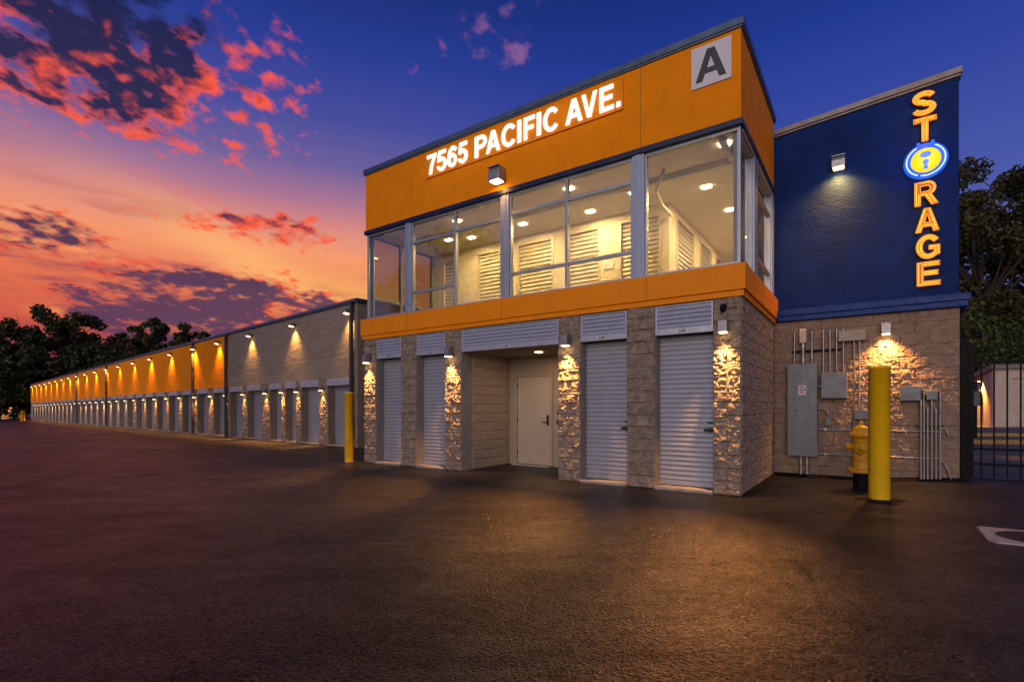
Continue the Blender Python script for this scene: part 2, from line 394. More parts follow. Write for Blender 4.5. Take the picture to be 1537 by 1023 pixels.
# ------------------------------------------------------------------ object helpers
class MB:
    """collects shapes and links them as ONE mesh object"""
    def __init__(self): self.v = []; self.f = []; self.s = []
    def add(self, verts, faces, smooth=False):
        o = len(self.v)
        self.v += [tuple(map(float, p)) for p in verts]
        self.f += [tuple(i + o for i in f) for f in faces]
        self.s += [smooth] * len(faces)
        return self
    def box(self, x0, x1, y0, y1, z0, z1):
        if x0 > x1: x0, x1 = x1, x0
        if y0 > y1: y0, y1 = y1, y0
        if z0 > z1: z0, z1 = z1, z0
        v = [(x0,y0,z0),(x1,y0,z0),(x1,y1,z0),(x0,y1,z0),(x0,y0,z1),(x1,y0,z1),(x1,y1,z1),(x0,y1,z1)]
        return self.add(v, [(0,3,2,1),(4,5,6,7),(0,1,5,4),(1,2,6,5),(2,3,7,6),(3,0,4,7)])
    def prism(self, prof, x0, x1):
        """profile of (y, z) points, counter-clockwise seen from +x, extruded along x"""
        n = len(prof)
        v = [(x0, y, z) for y, z in prof] + [(x1, y, z) for y, z in prof]
        f = [tuple(reversed(range(n))), tuple(range(n, 2 * n))]
        f += [(i, (i + 1) % n, n + (i + 1) % n, n + i) for i in range(n)]
        return self.add(v, f)
    def tube(self, pts, r, n=10, cap=True):
        pts = [Vector(p) for p in pts]
        rs = r if isinstance(r, (list, tuple)) else [r] * len(pts)
        rings = []
        prev = None
        for i, p in enumerate(pts):
            d = (pts[min(i + 1, len(pts) - 1)] - pts[max(i - 1, 0)]).normalized()
            if prev is None:
                a = Vector((0, 0, 1)) if abs(d.z) < 0.9 else Vector((1, 0, 0))
                u = d.cross(a).normalized()
            else:
                u = (prev - d * prev.dot(d)).normalized()
            prev = u
            w = d.cross(u)
            rings.append([p + (u * math.cos(2 * math.pi * k / n) + w * math.sin(2 * math.pi * k / n)) * rs[i] for k in range(n)])
        v = [q for ring in rings for q in ring]
        f = []
        for i in range(len(rings) - 1):
            for k in range(n):
                f.append((i*n+k, i*n+(k+1)%n, (i+1)*n+(k+1)%n, (i+1)*n+k))
        self.add(v, f, True)
        if cap:
            self.add(rings[0], [tuple(reversed(range(n)))]); self.add(rings[-1], [tuple(range(n))])
        return self
    def lathe(self, prof, n=28, c=(0, 0, 0), axis='Z'):
        """profile of (radius, height) turned about an axis through c"""
        v = []
        for r, h in prof:
            for k in range(n):
                a = 2 * math.pi * k / n
                p = (r * math.cos(a), r * math.sin(a), h)
                if axis == 'Y': p = (p[0], -p[2], p[1])
                if axis == 'X': p = (p[2], p[0], p[1])
                v.append((p[0] + c[0], p[1] + c[1], p[2] + c[2]))
        f = []
        for i in range(len(prof) - 1):
            for k in range(n):
                f.append((i*n+k, i*n+(k+1)%n, (i+1)*n+(k+1)%n, (i+1)*n+k))
        return self.add(v, f, True)
    def build(self, name, mat, parent=None, bevel=0.0):
        me = bpy.data.meshes.new(name)
        me.from_pydata(self.v, [], self.f)
        me.polygons.foreach_set('use_smooth', self.s)
        me.materials.append(mat)
        o = bpy.data.objects.new(name, me)
        COL.objects.link(o)
        if parent is not None: o.parent = parent
        if bevel:
            md = o.modifiers.new('bevel', 'BEVEL'); md.width = bevel; md.segments = 2; md.limit_method = 'ANGLE'
        return o

def tag(o, label=None, cat=None, group=None, kind=None):
    if label: o['label'] = label
    if cat: o['category'] = cat
    if group: o['group'] = group
    if kind: o['kind'] = kind
    return o
def thing(name, label, cat, loc=(0, 0, 0), rz=0.0, group=None):
    o = bpy.data.objects.new(name, None)
    o.empty_display_size = 0.2
    COL.objects.link(o)
    o.location = loc; o.rotation_euler = (0, 0, rz)
    return tag(o, label, cat, group)
def kids(o): return [c for c in bpy.data.objects if c.parent == o]
def text_mesh(txt, size, bold=0.0, depth=0.02, mode='fill', tube=0.01):
    cu = bpy.data.curves.new('t', 'FONT')
    cu.body = txt; cu.size = size; cu.offset = bold
    cu.align_x = 'LEFT'
    cu.resolution_u = 6
    if mode == 'fill':
        cu.extrude = depth / 2
    else:
        cu.fill_mode = 'NONE'; cu.bevel_depth = tube; cu.bevel_resolution = 2
    o = bpy.data.objects.new('t', cu)
    COL.objects.link(o)
    dg = bpy.context.evaluated_depsgraph_get(); dg.update()
    me = bpy.data.meshes.new_from_object(o.evaluated_get(dg))
    vs = np.array([v.co[:] for v in me.vertices]).reshape(-1, 3)
    fs = [tuple(p.vertices) for p in me.polygons]
    bpy.data.objects.remove(o); bpy.data.meshes.remove(me)
    return vs, fs

# bold grotesque capitals drawn as outlines (height 1); a glyph is a list of pieces, a piece is [outer, hole, ...]
def earc(cx, cy, rx, ry, a0, a1, n=18):
    return [(cx + rx * math.cos(R(a)), cy + ry * math.sin(R(a))) for a in np.linspace(a0, a1, n)]
def band(pts, w):
    p = np.array(pts, float); d = np.gradient(p, axis=0); d /= np.linalg.norm(d, axis=1)[:, None]
    nn_ = np.stack([-d[:, 1], d[:, 0]], 1) * w / 2
    return [tuple(q) for q in p + nn_] + [tuple(q) for q in (p - nn_)[::-1]]
GL = {
 'I': [[[(0, 0), (.2, 0), (.2, 1), (0, 1)]]],
 '.': [[[(0, 0), (.2, 0), (.2, .2), (0, .2)]]],
 'F': [[[(0, 0), (.2, 0), (.2, .42), (.6, .42), (.6, .59), (.2, .59), (.2, .83), (.68, .83), (.68, 1), (0, 1)]]],
 'E': [[[(0, 0), (.74, 0), (.74, .17), (.2, .17), (.2, .44), (.67, .44), (.67, .61), (.2, .61), (.2, .83), (.72, .83), (.72, 1), (0, 1)]]],
 'T': [[[(.3, 0), (.5, 0), (.5, .83), (.8, .83), (.8, 1), (0, 1), (0, .83), (.3, .83)]]],
 'V': [[[(.345, 0), (.575, 0), (.92, 1), (.70, 1), (.46, .27), (.22, 1), (0, 1)]]],
 'A': [[[(0, 0), (.215, 0), (.295, .225), (.665, .225), (.745, 0), (.96, 0), (.60, 1), (.36, 1)], [(.48, .76), (.355, .39), (.605, .39)]]],
 '7': [[[(0, .83), (.45, .83), (.34, .66), (.24, .45), (.17, .2), (.15, 0), (.345, 0), (.365, .2), (.42, .42), (.52, .66), (.66, .86), (.66, 1), (0, 1)]]],
 'P': [[[(0, 0), (.2, 0), (.2, .38)] + earc(.42, .69, .31, .31, -90, 90) + [(0, 1)], [(.2, .55)] + earc(.40, .69, .14, .14, -90, 90) + [(.2, .83)]]],
 'R': [[[(0, 0), (.2, 0), (.2, .41), (.38, .41), (.62, 0), (.86, 0), (.60, .44)] + earc(.47, .71, .30, .29, -50, 90) + [(0, 1)], [(.2, .57)] + earc(.44, .70, .14, .13, -90, 90) + [(.2, .83)]]],
 'C': [[earc(.44, .5, .45, .52, 38, 322, 40) + earc(.44, .5, .245, .345, 322, 38, 34)]],
 'G': [[earc(.44, .5, .45, .52, 36, 310, 40) + [(.86, .14), (.86, .54), (.47, .54), (.47, .37), (.66, .37), (.66, .24)] + earc(.44, .5, .245, .345, 300, 36, 34)]],
 '5': [[[(.03, .47), (.21, .455)] + earc(.32, .325, .145, .175, 135, -150, 24) + [(.0, .25)] + earc(.33, .325, .335, .345, 195, 472, 34) + [(.255, .83), (.62, .83), (.62, 1), (.115, 1)]]],
 '6': [[earc(.34, .325, .34, .345, 0, 350, 36), earc(.34, .325, .15, .18, 0, 350, 30)], [band(earc(.40, .5, .30, .43, 42, 215, 30), .19)]],
 'S': [[band(earc(.40, .735, .29, .19, 18, 262, 26) + earc(.40, .275, .31, .20, 82, -162, 26), .185)]],
}
from mathutils.geometry import tessellate_polygon
def glyph(ch, depth):
    """solid letter of height 1: verts, faces; x right, y up, z out"""
    V, F, loops = [], [], []
    for k, piece in enumerate(GL[ch]):
        z1 = depth / 2 - 0.0015 * k
        pl = [[Vector((x, y, 0)) for x, y in lp] for lp in piece]
        flat_ = [p for lp in pl for p in lp]; o = len(V); n = len(flat_)
        V += [(p.x, p.y, z1) for p in flat_] + [(p.x, p.y, -depth / 2) for p in flat_]
        for t in tessellate_polygon(pl):
            a, b, c = t
            ar = (flat_[b] - flat_[a]).cross(flat_[c] - flat_[a]).z
            if ar < 0: a, c = c, a
            F += [(o + a, o + b, o + c), (o + n + c, o + n + b, o + n + a)]
        i0 = o
        for lp in pl:
            m_ = len(lp)
            F += [(i0 + i, i0 + (i + 1) % m_, i0 + n + (i + 1) % m_, i0 + n + i) for i in range(m_)]
            i0 += m_
        loops += [[(x, y) for x, y in lp] for lp in piece]
    return np.array(V), F, loops
def inset(lp, d, sx=1.0, sy=1.0):
    p = np.array(lp, float) * (sx, sy); n = len(p); out = []
    for i in range(n):
        a, b, c = p[i - 1], p[i], p[(i + 1) % n]
        e1 = b - a; e2 = c - b
        e1 /= max(np.linalg.norm(e1), 1e-9); e2 /= max(np.linalg.norm(e2), 1e-9)
        n1 = np.array([-e1[1], e1[0]]); n2 = np.array([-e2[1], e2[0]])
        m_ = n1 + n2; q = max(m_.dot(m_), 0.5)
        out.append(tuple(b + 2 * m_ / q * d))
    return out
def area2(lp): return sum(lp[i - 1][0] * lp[i][1] - lp[i][0] * lp[i - 1][1] for i in range(len(lp)))

# value noise for the split-face stone
_perm = rng.random((256, 256))
def vnoise(x, y):
    xi = np.floor(x).astype(int); yi = np.floor(y).astype(int)
    fx = x - xi; fy = y - yi
    fx = fx * fx * (3 - 2 * fx); fy = fy * fy * (3 - 2 * fy)
    a = _perm[xi % 256, yi % 256]; b = _perm[(xi + 1) % 256, yi % 256]
    c = _perm[xi % 256, (yi + 1) % 256]; d = _perm[(xi + 1) % 256, (yi + 1) % 256]
    return (a * (1 - fx) + b * fx) * (1 - fy) + (c * (1 - fx) + d * fx) * fy
_off = [0]
def split_grid(w, h, res, bw=0.4, bh=0.2, depth=0.046, stagger=True, seed=0):
    """height field of rough block faces with recessed joints: returns verts in (u, out, v), faces"""
    nx = max(2, int(round(w / res))) + 1; nz = max(2, int(round(h / res))) + 1
    X, Z = np.meshgrid(np.linspace(0, w, nx), np.linspace(0, h, nz))
    row = np.floor(Z / bh + 1e-6)
    ox = np.where((row % 2 == 1) & stagger, bw / 2, 0.0)
    bx = (X + ox) / bw
    ci = np.floor(bx + 1e-6)
    fx = (bx - ci) * bw; fz = (Z / bh - row) * bh
    e = np.minimum(np.minimum(fx, bw - fx), np.minimum(fz, bh - fz))
    e = np.minimum(e, np.minimum(X, w - X))
    edge = np.clip(e / 0.013, 0, 1); edge = edge * edge * (3 - 2 * edge)
    s = seed * 17.3 + row * 7.7 + ci * 3.1
    q = lambda k: vnoise(X * k + s, Z * k * 1.15 + s * 1.7)
    # faceted breaks: ridged noise at several sizes
    rid = lambda k: np.abs(q(k) - 0.5) * 2
    hgt = 0.42 * q(5) + 0.50 * rid(9) + 0.42 * rid(19) + 0.22 * rid(41) + 0.10 * q(70)
    D = edge * (0.06 + 1.0 * np.clip(hgt - 0.22, 0, 2)) * depth
    V = np.stack([X, D, Z], -1).reshape(-1, 3)
    F = []
    for j in range(nz - 1):
        for i in range(nx - 1):
            a = j * nx + i
            F.append((a, a + 1, a + nx + 1, a + nx))
    return V, F

def split_face(mb, x0, x1, z0, z1, y, res=0.014, seed=0, **kw):
    V, F = split_grid(x1 - x0, z1 - z0, res, seed=seed, **kw)
    mb.add([(x0 + u, y - d, z0 + v) for u, d, v in V], F)
def split_face_x(mb, y0, y1, z0, z1, x, res=0.014, seed=0, **kw):
    V, F = split_grid(y1 - y0, z1 - z0, res, seed=seed, **kw)
    mb.add([(x + d, y0 + u, z0 + v) for u, d, v in V], F)

# ------------------------------------------------------------------ frames of the two buildings
A = Vector((3.399, 7.6, 0)); RZ = math.atan2(-0.57351, 0.81920)
ex, ey = Vector((0.81920, -0.57351, 0)), Vector((0.57351, 0.81920, 0))
def TW(x, y, z=0.0): return A + ex * x + ey * y + Vector((0, 0, z))
def sstep(t): t = min(1, max(0, t)); return t * t * (3 - 2 * t)
def ground_z(X, Y):
    p = Vector((X, Y, 0)) - A
    lx, ly = p.dot(ex), p.dot(ey)
    z = 0.09 * sstep((lx - 1.2) / 1.7) * sstep((ly - 0.6) / 2.4)
    z -= 0.0044 * min(max(Y - 16, 0), 70) * sstep((8 - X) / 8)
    return z

# ------------------------------------------------------------------ ground
def axis(vals):
    out = []
    for a, b, s in vals:
        n = int(round((b - a) / s)); out += [a + (b - a) * i / n for i in range(n)]
    out.append(vals[-1][1]); return out
gx = axis([(-420, -60, 40), (-60, -12, 4), (-12, 0, 2), (0, 16, 0.4), (16, 40, 4), (40, 420, 38)])
gy = axis([(-80, 0, 10), (0, 6, 2), (6, 16, 0.4), (16, 96, 4), (96, 500, 40)])
g = MB()
V = [(x, y, ground_z(x, y)) for y in gy for x in gx]
nx = len(gx)
g.add(V, [(j*nx+i, j*nx+i+1, (j+1)*nx+i+1, (j+1)*nx+i) for j in range(len(gy)-1) for i in range(nx-1)], True)
tag(g.build('asphalt_ground', ASPH), kind='structure')
# concrete driveway beyond the gate
dv = MB()
vv = [TW(x, y) for x, y in [(2.75, 3.7), (30, 3.7), (46, 45), (2.75, 45)]]
nn = 26
pts = []
for j in range(nn + 1):
    for i in range(nn + 1):
        s, t = i / nn, j / nn
        p = (vv[0] * (1-s) + vv[1] * s) * (1-t) + (vv[3] * (1-s) + vv[2] * s) * t
        pts.append((p.x, p.y, max(ground_z(p.x, p.y), 0.085) + 0.008))
dv.add(pts, [(j*(nn+1)+i, j*(nn+1)+i+1, (j+1)*(nn+1)+i+1, (j+1)*(nn+1)+i) for j in range(nn) for i in range(nn)])
tag(dv.build('concrete_driveway', CONCL), kind='structure')

# ------------------------------------------------------------------ shared shapes
def roller_profile(z0, z1, pitch=0.078, y=0.0, amp=0.018):
    pts = []
    n = max(1, int(round((z1 - z0) / pitch))); p = (z1 - z0) / n
    for i in range(n):
        b = z0 + i * p
        for f, d in ((0.0, 0.0), (0.06, 0.05), (0.14, 0.85), (0.30, 1.0), (0.60, 0.8), (0.85, 0.35), (0.95, 0.02)):
            pts.append((y - amp * d, b + f * p))
    pts.append((y, z1))
    return pts
def roller_mb(x0, x1, z0, z1, y, pitch=0.078, amp=0.018):
    pr = roller_profile(z0 + 0.09, z1, pitch, y, amp)
    mb = MB()
    v = [(x0, a, b) for a, b in pr] + [(x1, a, b) for a, b in pr]; n = len(pr)
    mb.add(v, [(i, n + i, n + i + 1, i + 1) for i in range(n - 1)])
    mb.box(x0, x1, y - 0.018, y + 0.02, z0 + 0.012, z0 + 0.088)      # bottom bar
    mb.box(x0, x1, y + 0.004, y + 0.02, z0 + 0.088, z1)               # body behind the slats
    return mb
def roller_mb_x(y0, y1, z0, z1, x, pitch=0.09, amp=0.014):
    mb = roller_mb(y0, y1, z0, z1, 0, pitch, amp)
    mb.v = [(x - b, a, c) for a, b, c in mb.v]
    return mb
def louvre(x0, x1, z0, z1, y, parent, slats=5, txt=None):
    fr = MB()
    t = 0.028
    fr.box(x0, x0 + t, y - 0.03, y + 0.05, z0, z1); fr.box(x1 - t, x1, y - 0.03, y + 0.05, z0, z1)
    fr.box(x0 + t, x1 - t, y - 0.028, y + 0.05, z0, z0 + 0.10)
    fr.box(x0 + t, x1 - t, y - 0.028, y + 0.05, z1 - 0.02, z1)
    o = fr.build('louvre_panel', LOUV, parent, 0.003)
    s = MB()
    zz0, zz1 = z0 + 0.102, z1 - 0.022
    p = (zz1 - zz0) / slats
    for i in range(slats):
        b = zz0 + i * p
        s.prism([(y - 0.022, b), (y - 0.016, b), (y + 0.03, b + p * 0.98), (y + 0.024, b + p * 0.98)][::-1] if False else
                [(y - 0.026, b + 0.010), (y - 0.020, b), (y + 0.012, b + p * 0.95), (y - 0.006, b + p * 0.99)], x0 + t, x1 - t)
    s.build('slats', LOUV, o)
    bk = MB(); bk.box(x0 + t, x1 - t, y + 0.04, y + 0.048, zz0, zz1); bk.build('vent_backing', DARK, o)
    if txt:
        cx = (x0 + x1) / 2 - 0.02
        pl = MB(); pl.box(cx - 0.085, cx + 0.085, y - 0.034, y - 0.0285, z0 + 0.022, z0 + 0.076)
        po = pl.build('unit_plate', PLATE, o, 0.002)
        vs, fs = text_mesh(txt, 0.062, 0.0012, 0.003)
        w = vs[:, 0].max() - vs[:, 0].min()
        lt = MB(); lt.add([(cx + (a - vs[:, 0].min() - w / 2), y - 0.036 - c, z0 + 0.028 + b) for a, b, c in vs], fs)
        lt.v = [(a, b, c) for a, b, c in lt.v]
        lt.build('lettering', INK, po)
    return o

# ------------------------------------------------------------------ storage building (two storeys, blue wing)
B = thing('storage_building', 'two storey storage building with orange bands, glazed upper floor and blue wing', 'building', A, RZ)
ZB0, ZB1 = 2.97, 3.455
pillars = [(-0.392, 0.0), (-1.785, -1.298), (-3.107, -2.655), (-5.893, -5.436), (-7.25, -6.752), (-8.53, -8.098)]
for i, (x0, x1) in enumerate(pillars):
    mb = MB()
    split_face(mb, x0, x1, 0.0, ZB0, 0.0, res=0.0125, seed=i + 1, bw=(x1 - x0) if i not in (0,) else 0.2, stagger=False)
    mb.build('block_pillar', SPLIT, B)
    mb = MB()
    xr = x1 if i else x1 - 0.004
    mb.box(x0 + 0.001, xr - 0.001, 0.002, 0.36, 0.0, ZB0)
    mb.build('pillar_core', GREYBLK, B)
mb = MB()
split_face_x(mb, 0.0, 3.16, 0.0, ZB0, 0.0, res=0.016, seed=21, depth=0.024)
mb.box(-0.2, -0.003, 0.362, 3.158, 0.0, ZB0)
mb.build('side_wall', SPLIT, B)
mb = MB(); mb.box(-8.53, -8.33, 0.362, 3.158, 0.0, ZB0); mb.build('left_end_wall', BLOCK, B)
units = [(-1.298, -0.392, 'A581'), (-2.655, -1.785, 'A582'), (-6.752, -5.893, 'A584'), (-8.098, -7.25, 'A585')]
for i, (x0, x1, tx) in enumerate(units):
    louvre(x0 + 0.003, x1 - 0.003, 2.485, 2.955, 0.02, B, 5, tx)
    d = roller_mb(x0 + 0.002, x1 - 0.002, 0.045, 2.484, 0.235).build('roller_door', DOORM, B)
    la = MB(); la.box(x1 - 0.19, x1 - 0.05, 0.196, 0.222, 0.94, 0.985); la.box(x1 - 0.12, x1 - 0.085, 0.18, 0.198, 0.925, 1.0)
    la.build('latch', IRON, d, 0.003)
    la = MB(); la.box(x1 - 0.135, x1 - 0.06, 0.205, 0.222, 1.07, 1.095); la.build('lock_plate', IRON, d, 0.003)
    sl = MB(); sl.box(x0 + 0.002, x1 - 0.002, -0.05, 0.36, -0.02, 0.044); sl.build('threshold', CONC, B, 0.006)
# entry alcove
louvre(-5.433, -3.110, 2.485, 2.955, 0.02, B, 5, 'A583')
mb = MB(); V, F = split_grid(1.37, 2.5, 0.02, seed=33, depth=0.014)
mb.add([(-5.436 + d, 1.73 - u, v) for u, d, v in V], [tuple(reversed(f)) for f in F])
mb.box(-5.64, -5.438, 0.362, 1.728, 0, 2.6); mb.build('alcove_side_wall', ALCB, B)
mb = MB(); mb.box(-3.105, -2.9, 0.362, 1.73, 0, 2.6); mb.build('alcove_side_wall', ALCB, B)
mb = MB()
mb.box(-5.64, -5.262, 1.732, 1.9, 0, 2.6); mb.box(-4.234, -2.9, 1.732, 1.9, 0, 2.6); mb.box(-5.262, -4.234, 1.732, 1.9, 2.105, 2.6)
mb.build('alcove_back_wall', BEIGEW, B)
mb = MB(); mb.box(-5.436, -3.107, 0.07, 1.731, 2.485, 2.56); mb.build('alcove_ceiling', BEIGEW, B)
mb = MB(); mb.box(-5.262, -5.20, 1.70, 1.80, 0.02, 2.10); mb.box(-4.296, -4.234, 1.70, 1.80, 0.02, 2.10); mb.box(-5.20, -4.296, 1.70, 1.80, 2.045, 2.10)
mb.build('door_frame', BEIGEW, B, 0.004)
mb = MB(); mb.box(-5.197, -4.299, 1.73, 1.775, 0.03, 2.042)
ed = mb.build('entry_door', BEIGE, B, 0.003)
for z in (0.28, 1.05, 1.82):
    h = MB(); h.box(-5.204, -5.186, 1.712, 1.729, z - 0.06, z + 0.06); h.build('hinge', IRON, ed)
h = MB(); h.box(-4.40, -4.345, 1.712, 1.729, 0.93, 1.16); h.tube([(-4.372, 1.712, 1.0), (-4.372, 1.66, 1.0), (-4.49, 1.66, 0.995)], 0.011); h.lathe([(0.0, 0), (0.024, 0), (0.024, 0.012), (0, 0.012)], 16, (-4.372, 1.712, 1.115), 'Y')
h.build('handle', IRON, ed)
h = MB(); h.box(-5.26, -4.23, 1.55, 1.80, 0.0, 0.025); h.build('threshold', CONC, B)
h = MB(); h.box(-4.13, -4.09, 1.722, 1.731, 1.15, 1.27); h.build('entry_keypad', CHAR, B)
h = MB(); h.box(-4.15, -4.07, 1.722, 1.731, 0.95, 1.08); h.build('intercom', CHAR, B)
h = MB(); h.lathe([(0, 0), (0.07, 0), (0.085, 0.012), (0, 0.014)][::-1], 20, (-4.1, 0.9, 2.468)); h.build('ceiling_light', LENS, B)
# lower body behind the doors, floor slab
mb = MB()
mb.box(-8.33, -5.64, 0.40, 3.1, 0, ZB0 - 0.002); mb.box(-2.898, -0.202, 0.40, 3.1, 0, ZB0 - 0.002)
mb.build('inner_wall', GREYBLK, B)
mb = MB()
mb.box(-8.50, -0.03, 0.03, 3.155, 2.972, 3.398)
mb.box(-8.50, -0.03, 3.156, 11.5, 3.20, 3.398)
mb.build('upper_floor', CREAM, B)
# orange sill band (two steps), front and right side and left side
mb = MB()
def ring(mb, out, z0, z1, xl=-8.53, yb=3.16, t=0.1):
    mb.box(xl - out, out, -out, t - out, z0, z1)
    mb.box(out - t, out, t - out, yb, z0, z1)
    mb.box(xl - out, xl - out + t, t - out, yb, z0, z1)
ring(mb, 0.045, ZB0, 3.06, t=0.08)
ring(mb, 0.075, 3.063, ZB1, t=0.10)
mb.build('orange_sill_band', ORANGE2, B, 0.004)
simple('joint', (0.30, 0.085, 0.005), 0.8)
for x in (-6.99, -4.35, -1.42):
    mb = MB(); mb.box(x - 0.004, x + 0.004, -0.0765, -0.0745, 3.066, ZB1 - 0.003)
    mb.build('panel_joint', MATS['joint'], B)
# fascia
mb = MB(); mb.box(-8.50, 0.0, 0.0, 3.16, 5.615, 6.985)
mb.build('orange_fascia', ORANGE, B, 0.006)
for x in (-6.93, -1.55):
    mb = MB(); mb.box(x - 0.004, x + 0.004, -0.0012, 0.02, 5.62, 6.98)
    mb.build('panel_joint', MATS['joint'], B)
mb = MB(); mb.box(-8.545, 0.045, -0.045, 3.17, 6.988, 7.095); mb.box(-8.53, 0.03, -0.03, 3.165, 6.955, 6.987); mb.build('roof_coping', COPING, B, 0.005)
mb = MB(); ring(mb, 0.03, 5.52, 5.612, xl=-8.50, t=0.16); mb.build('fascia_trim', NAVY, B, 0.006)

# glazing: each bay a window with frame and panes
FY = 0.075
def bar(mb, x0, x1, z0, z1, y0=FY - 0.035, y1=FY + 0.05): mb.box(x0, x1, y0, y1, z0, z1)
def window(x0, x1, mullion, trans, parent):
    """trans: list of (xa, xb, z) rails; frame + panes cut by them"""
    fr = MB(); z0, z1 = ZB1 + 0.002, 5.52
    t = 0.032
    bar(fr, x0, x0 + t, z0, z1); bar(fr, x1 - t, x1, z0, z1)
    bar(fr, x0 + t, x1 - t, z0, z0 + 0.05, FY - 0.05); bar(fr, x0 + t, x1 - t, z1 - 0.05, z1)
    if mullion: bar(fr, mullion - 0.028, mullion + 0.028, z0 + 0.05, z1 - 0.05)
    for xa, xb, z in trans: bar(fr, xa, xb, z - 0.028, z + 0.028, FY - 0.033)
    o = fr.build('window', ALU, parent, 0.003)
    p = MB(); p.box(x0 + t * 0.5, x1 - t * 0.5, FY + 0.004, FY + 0.012, z0 + 0.02, z1 - 0.02)
    p.build('pane', GLASS, o)
    return o
ALUPOST = simple('white_aluminium_post', (0.34, 0.39, 0.50), 0.35, metal=0.4, nscale=6, namp=0.04)
window(-8.49, -7.15, None, [], B)
window(-6.95, -4.43, -5.666, [(-6.918, -5.694, 5.055), (-5.638, -4.462, 5.075), (-6.918, -5.694, 3.93)], B)
window(-4.235, -1.705, -2.97, [(-4.203, -2.998, 5.11), (-2.942, -1.737, 5.11), (-4.203, -2.998, 3.94), (-2.942, -1.737, 3.94)], B)
window(-1.49, -0.03, None, [], B)
for x0, x1 in ((-7.148, -6.952), (-4.428, -4.237), (-1.703, -1.492)):
    mb = MB(); mb.box(x0, x1, 0.005, 0.15, ZB1 + 0.002, 5.518); mb.box(x0 + 0.06, x1 - 0.06, -0.006, 0.005, ZB1 + 0.002, 5.518)
    mb.build('window_post', ALUPOST, B, 0.004)
# right side windows (x = 0 plane)
def side_window(y0, y1, trans, parent, x=-0.075):
    fr = MB(); z0, z1, t = ZB1 + 0.002, 5.52, 0.035
    def b2(ya, yb, za, zb): fr.box(x - 0.05, x + 0.035, ya, yb, za, zb)
    b2(y0, y0 + t, z0, z1); b2(y1 - t, y1, z0, z1); b2(y0 + t, y1 - t, z0, z0 + 0.05); b2(y0 + t, y1 - t, z1 - 0.05, z1)
    for z in trans: b2(y0 + t, y1 - t, z - 0.028, z + 0.028)
    o = fr.build('window', ALU, parent, 0.003)
    p = MB(); p.box(x - 0.012, x - 0.004, y0 + t / 2, y1 - t / 2, z0 + 0.02, z1 - 0.02); p.build('pane', GLASS, o)
side_window(0.095, 1.12, [], B)
side_window(1.42, 3.0, [5.1, 3.94], B)
for y0, y1 in ((1.122, 1.418), (3.002, 3.158)):
    mb = MB(); mb.box(-0.12, -0.004, y0, y1, ZB1 + 0.002, 5.518); mb.build('window_post', ALUPOST, B, 0.004)
# left side windows
side_window(0.13, 1.05, [4.0], B, x=-8.40)
side_window(1.05, 2.2, [4.0], B, x=-8.40)
mb = MB(); mb.box(-8.49, -8.44, FY - 0.03, 0.128, ZB1 + 0.002, 5.518); mb.build('corner_post', ALU, B, 0.003)
mb = MB(); mb.box(-0.040, -0.012, 0.03, 0.06, ZB1 + 0.002, 5.518); mb.build('corner_post', ALU, B, 0.003)
# upper floor interior
mb = MB()
YB = 2.2; XC = -1.78
indoor_spans = [(-7.95, -7.5), (-6.75, -5.75), (-5.50, -4.55), (-4.08, -3.36), (-2.82, -2.0)]
xs = -8.46
for a, b in indoor_spans:
    mb.box(xs, a, YB, YB + 0.12, 3.40, 5.5); mb.box(a, b, YB, YB + 0.12, 5.27, 5.5); xs = b
mb.box(xs, XC, YB, YB + 0.12, 3.40, 5.5)
mb.build('corridor_back_wall', CREAM, B)
for a, b in indoor_spans:
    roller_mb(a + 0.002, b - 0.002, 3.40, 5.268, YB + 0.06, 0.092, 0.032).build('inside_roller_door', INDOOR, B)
    t = MB(); t.box(a - 0.05, a - 0.001, YB - 0.015, YB - 0.001, 3.40, 5.31); t.box(b + 0.001, b + 0.05, YB - 0.015, YB - 0.001, 3.40, 5.31); t.box(a - 0.001, b + 0.001, YB - 0.015, YB - 0.001, 5.272, 5.31)
    t.build('door_trim', INDOOR, B)
mb = MB(); ys = YB + 0.121
side_spans = [(2.72, 3.95), (4.50, 5.52), (6.05, 6.75)]
for a, b in side_spans:
    mb.box(XC - 0.14, XC, ys, a, 3.40, 5.5); mb.box(XC - 0.14, XC, a, b, 5.32, 5.5); ys = b
mb.box(XC - 0.14, XC, ys, 8.0, 3.40, 5.5)
mb.build('corridor_side_wall', CREAM, B)
for a, b in side_spans:
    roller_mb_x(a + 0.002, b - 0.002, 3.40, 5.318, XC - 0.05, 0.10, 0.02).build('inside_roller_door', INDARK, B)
    t = MB(); t.box(XC + 0.001, XC + 0.016, a - 0.05, a, 3.40, 5.36); t.box(XC + 0.001, XC + 0.016, b, b + 0.05, 3.40, 5.36); t.box(XC + 0.001, XC + 0.016, a, b, 5.32, 5.36)
    t.build('door_trim', INDOOR, B)
mb = MB(); mb.box(XC, 0.1, 8.0, 8.12, 3.40, 5.5); mb.box(0.0, 0.12, 3.42, 8.0, 3.40, 5.5); mb.build('corridor_end_wall', CREAM, B)
mb = MB(); mb.box(-8.47, 0.0, 0.16, 3.155, 5.5, 5.612); mb.box(XC - 0.14, -0.01, 3.156, 8.12, 5.5, 5.62); mb.build('room_ceiling', CREAMC, B)
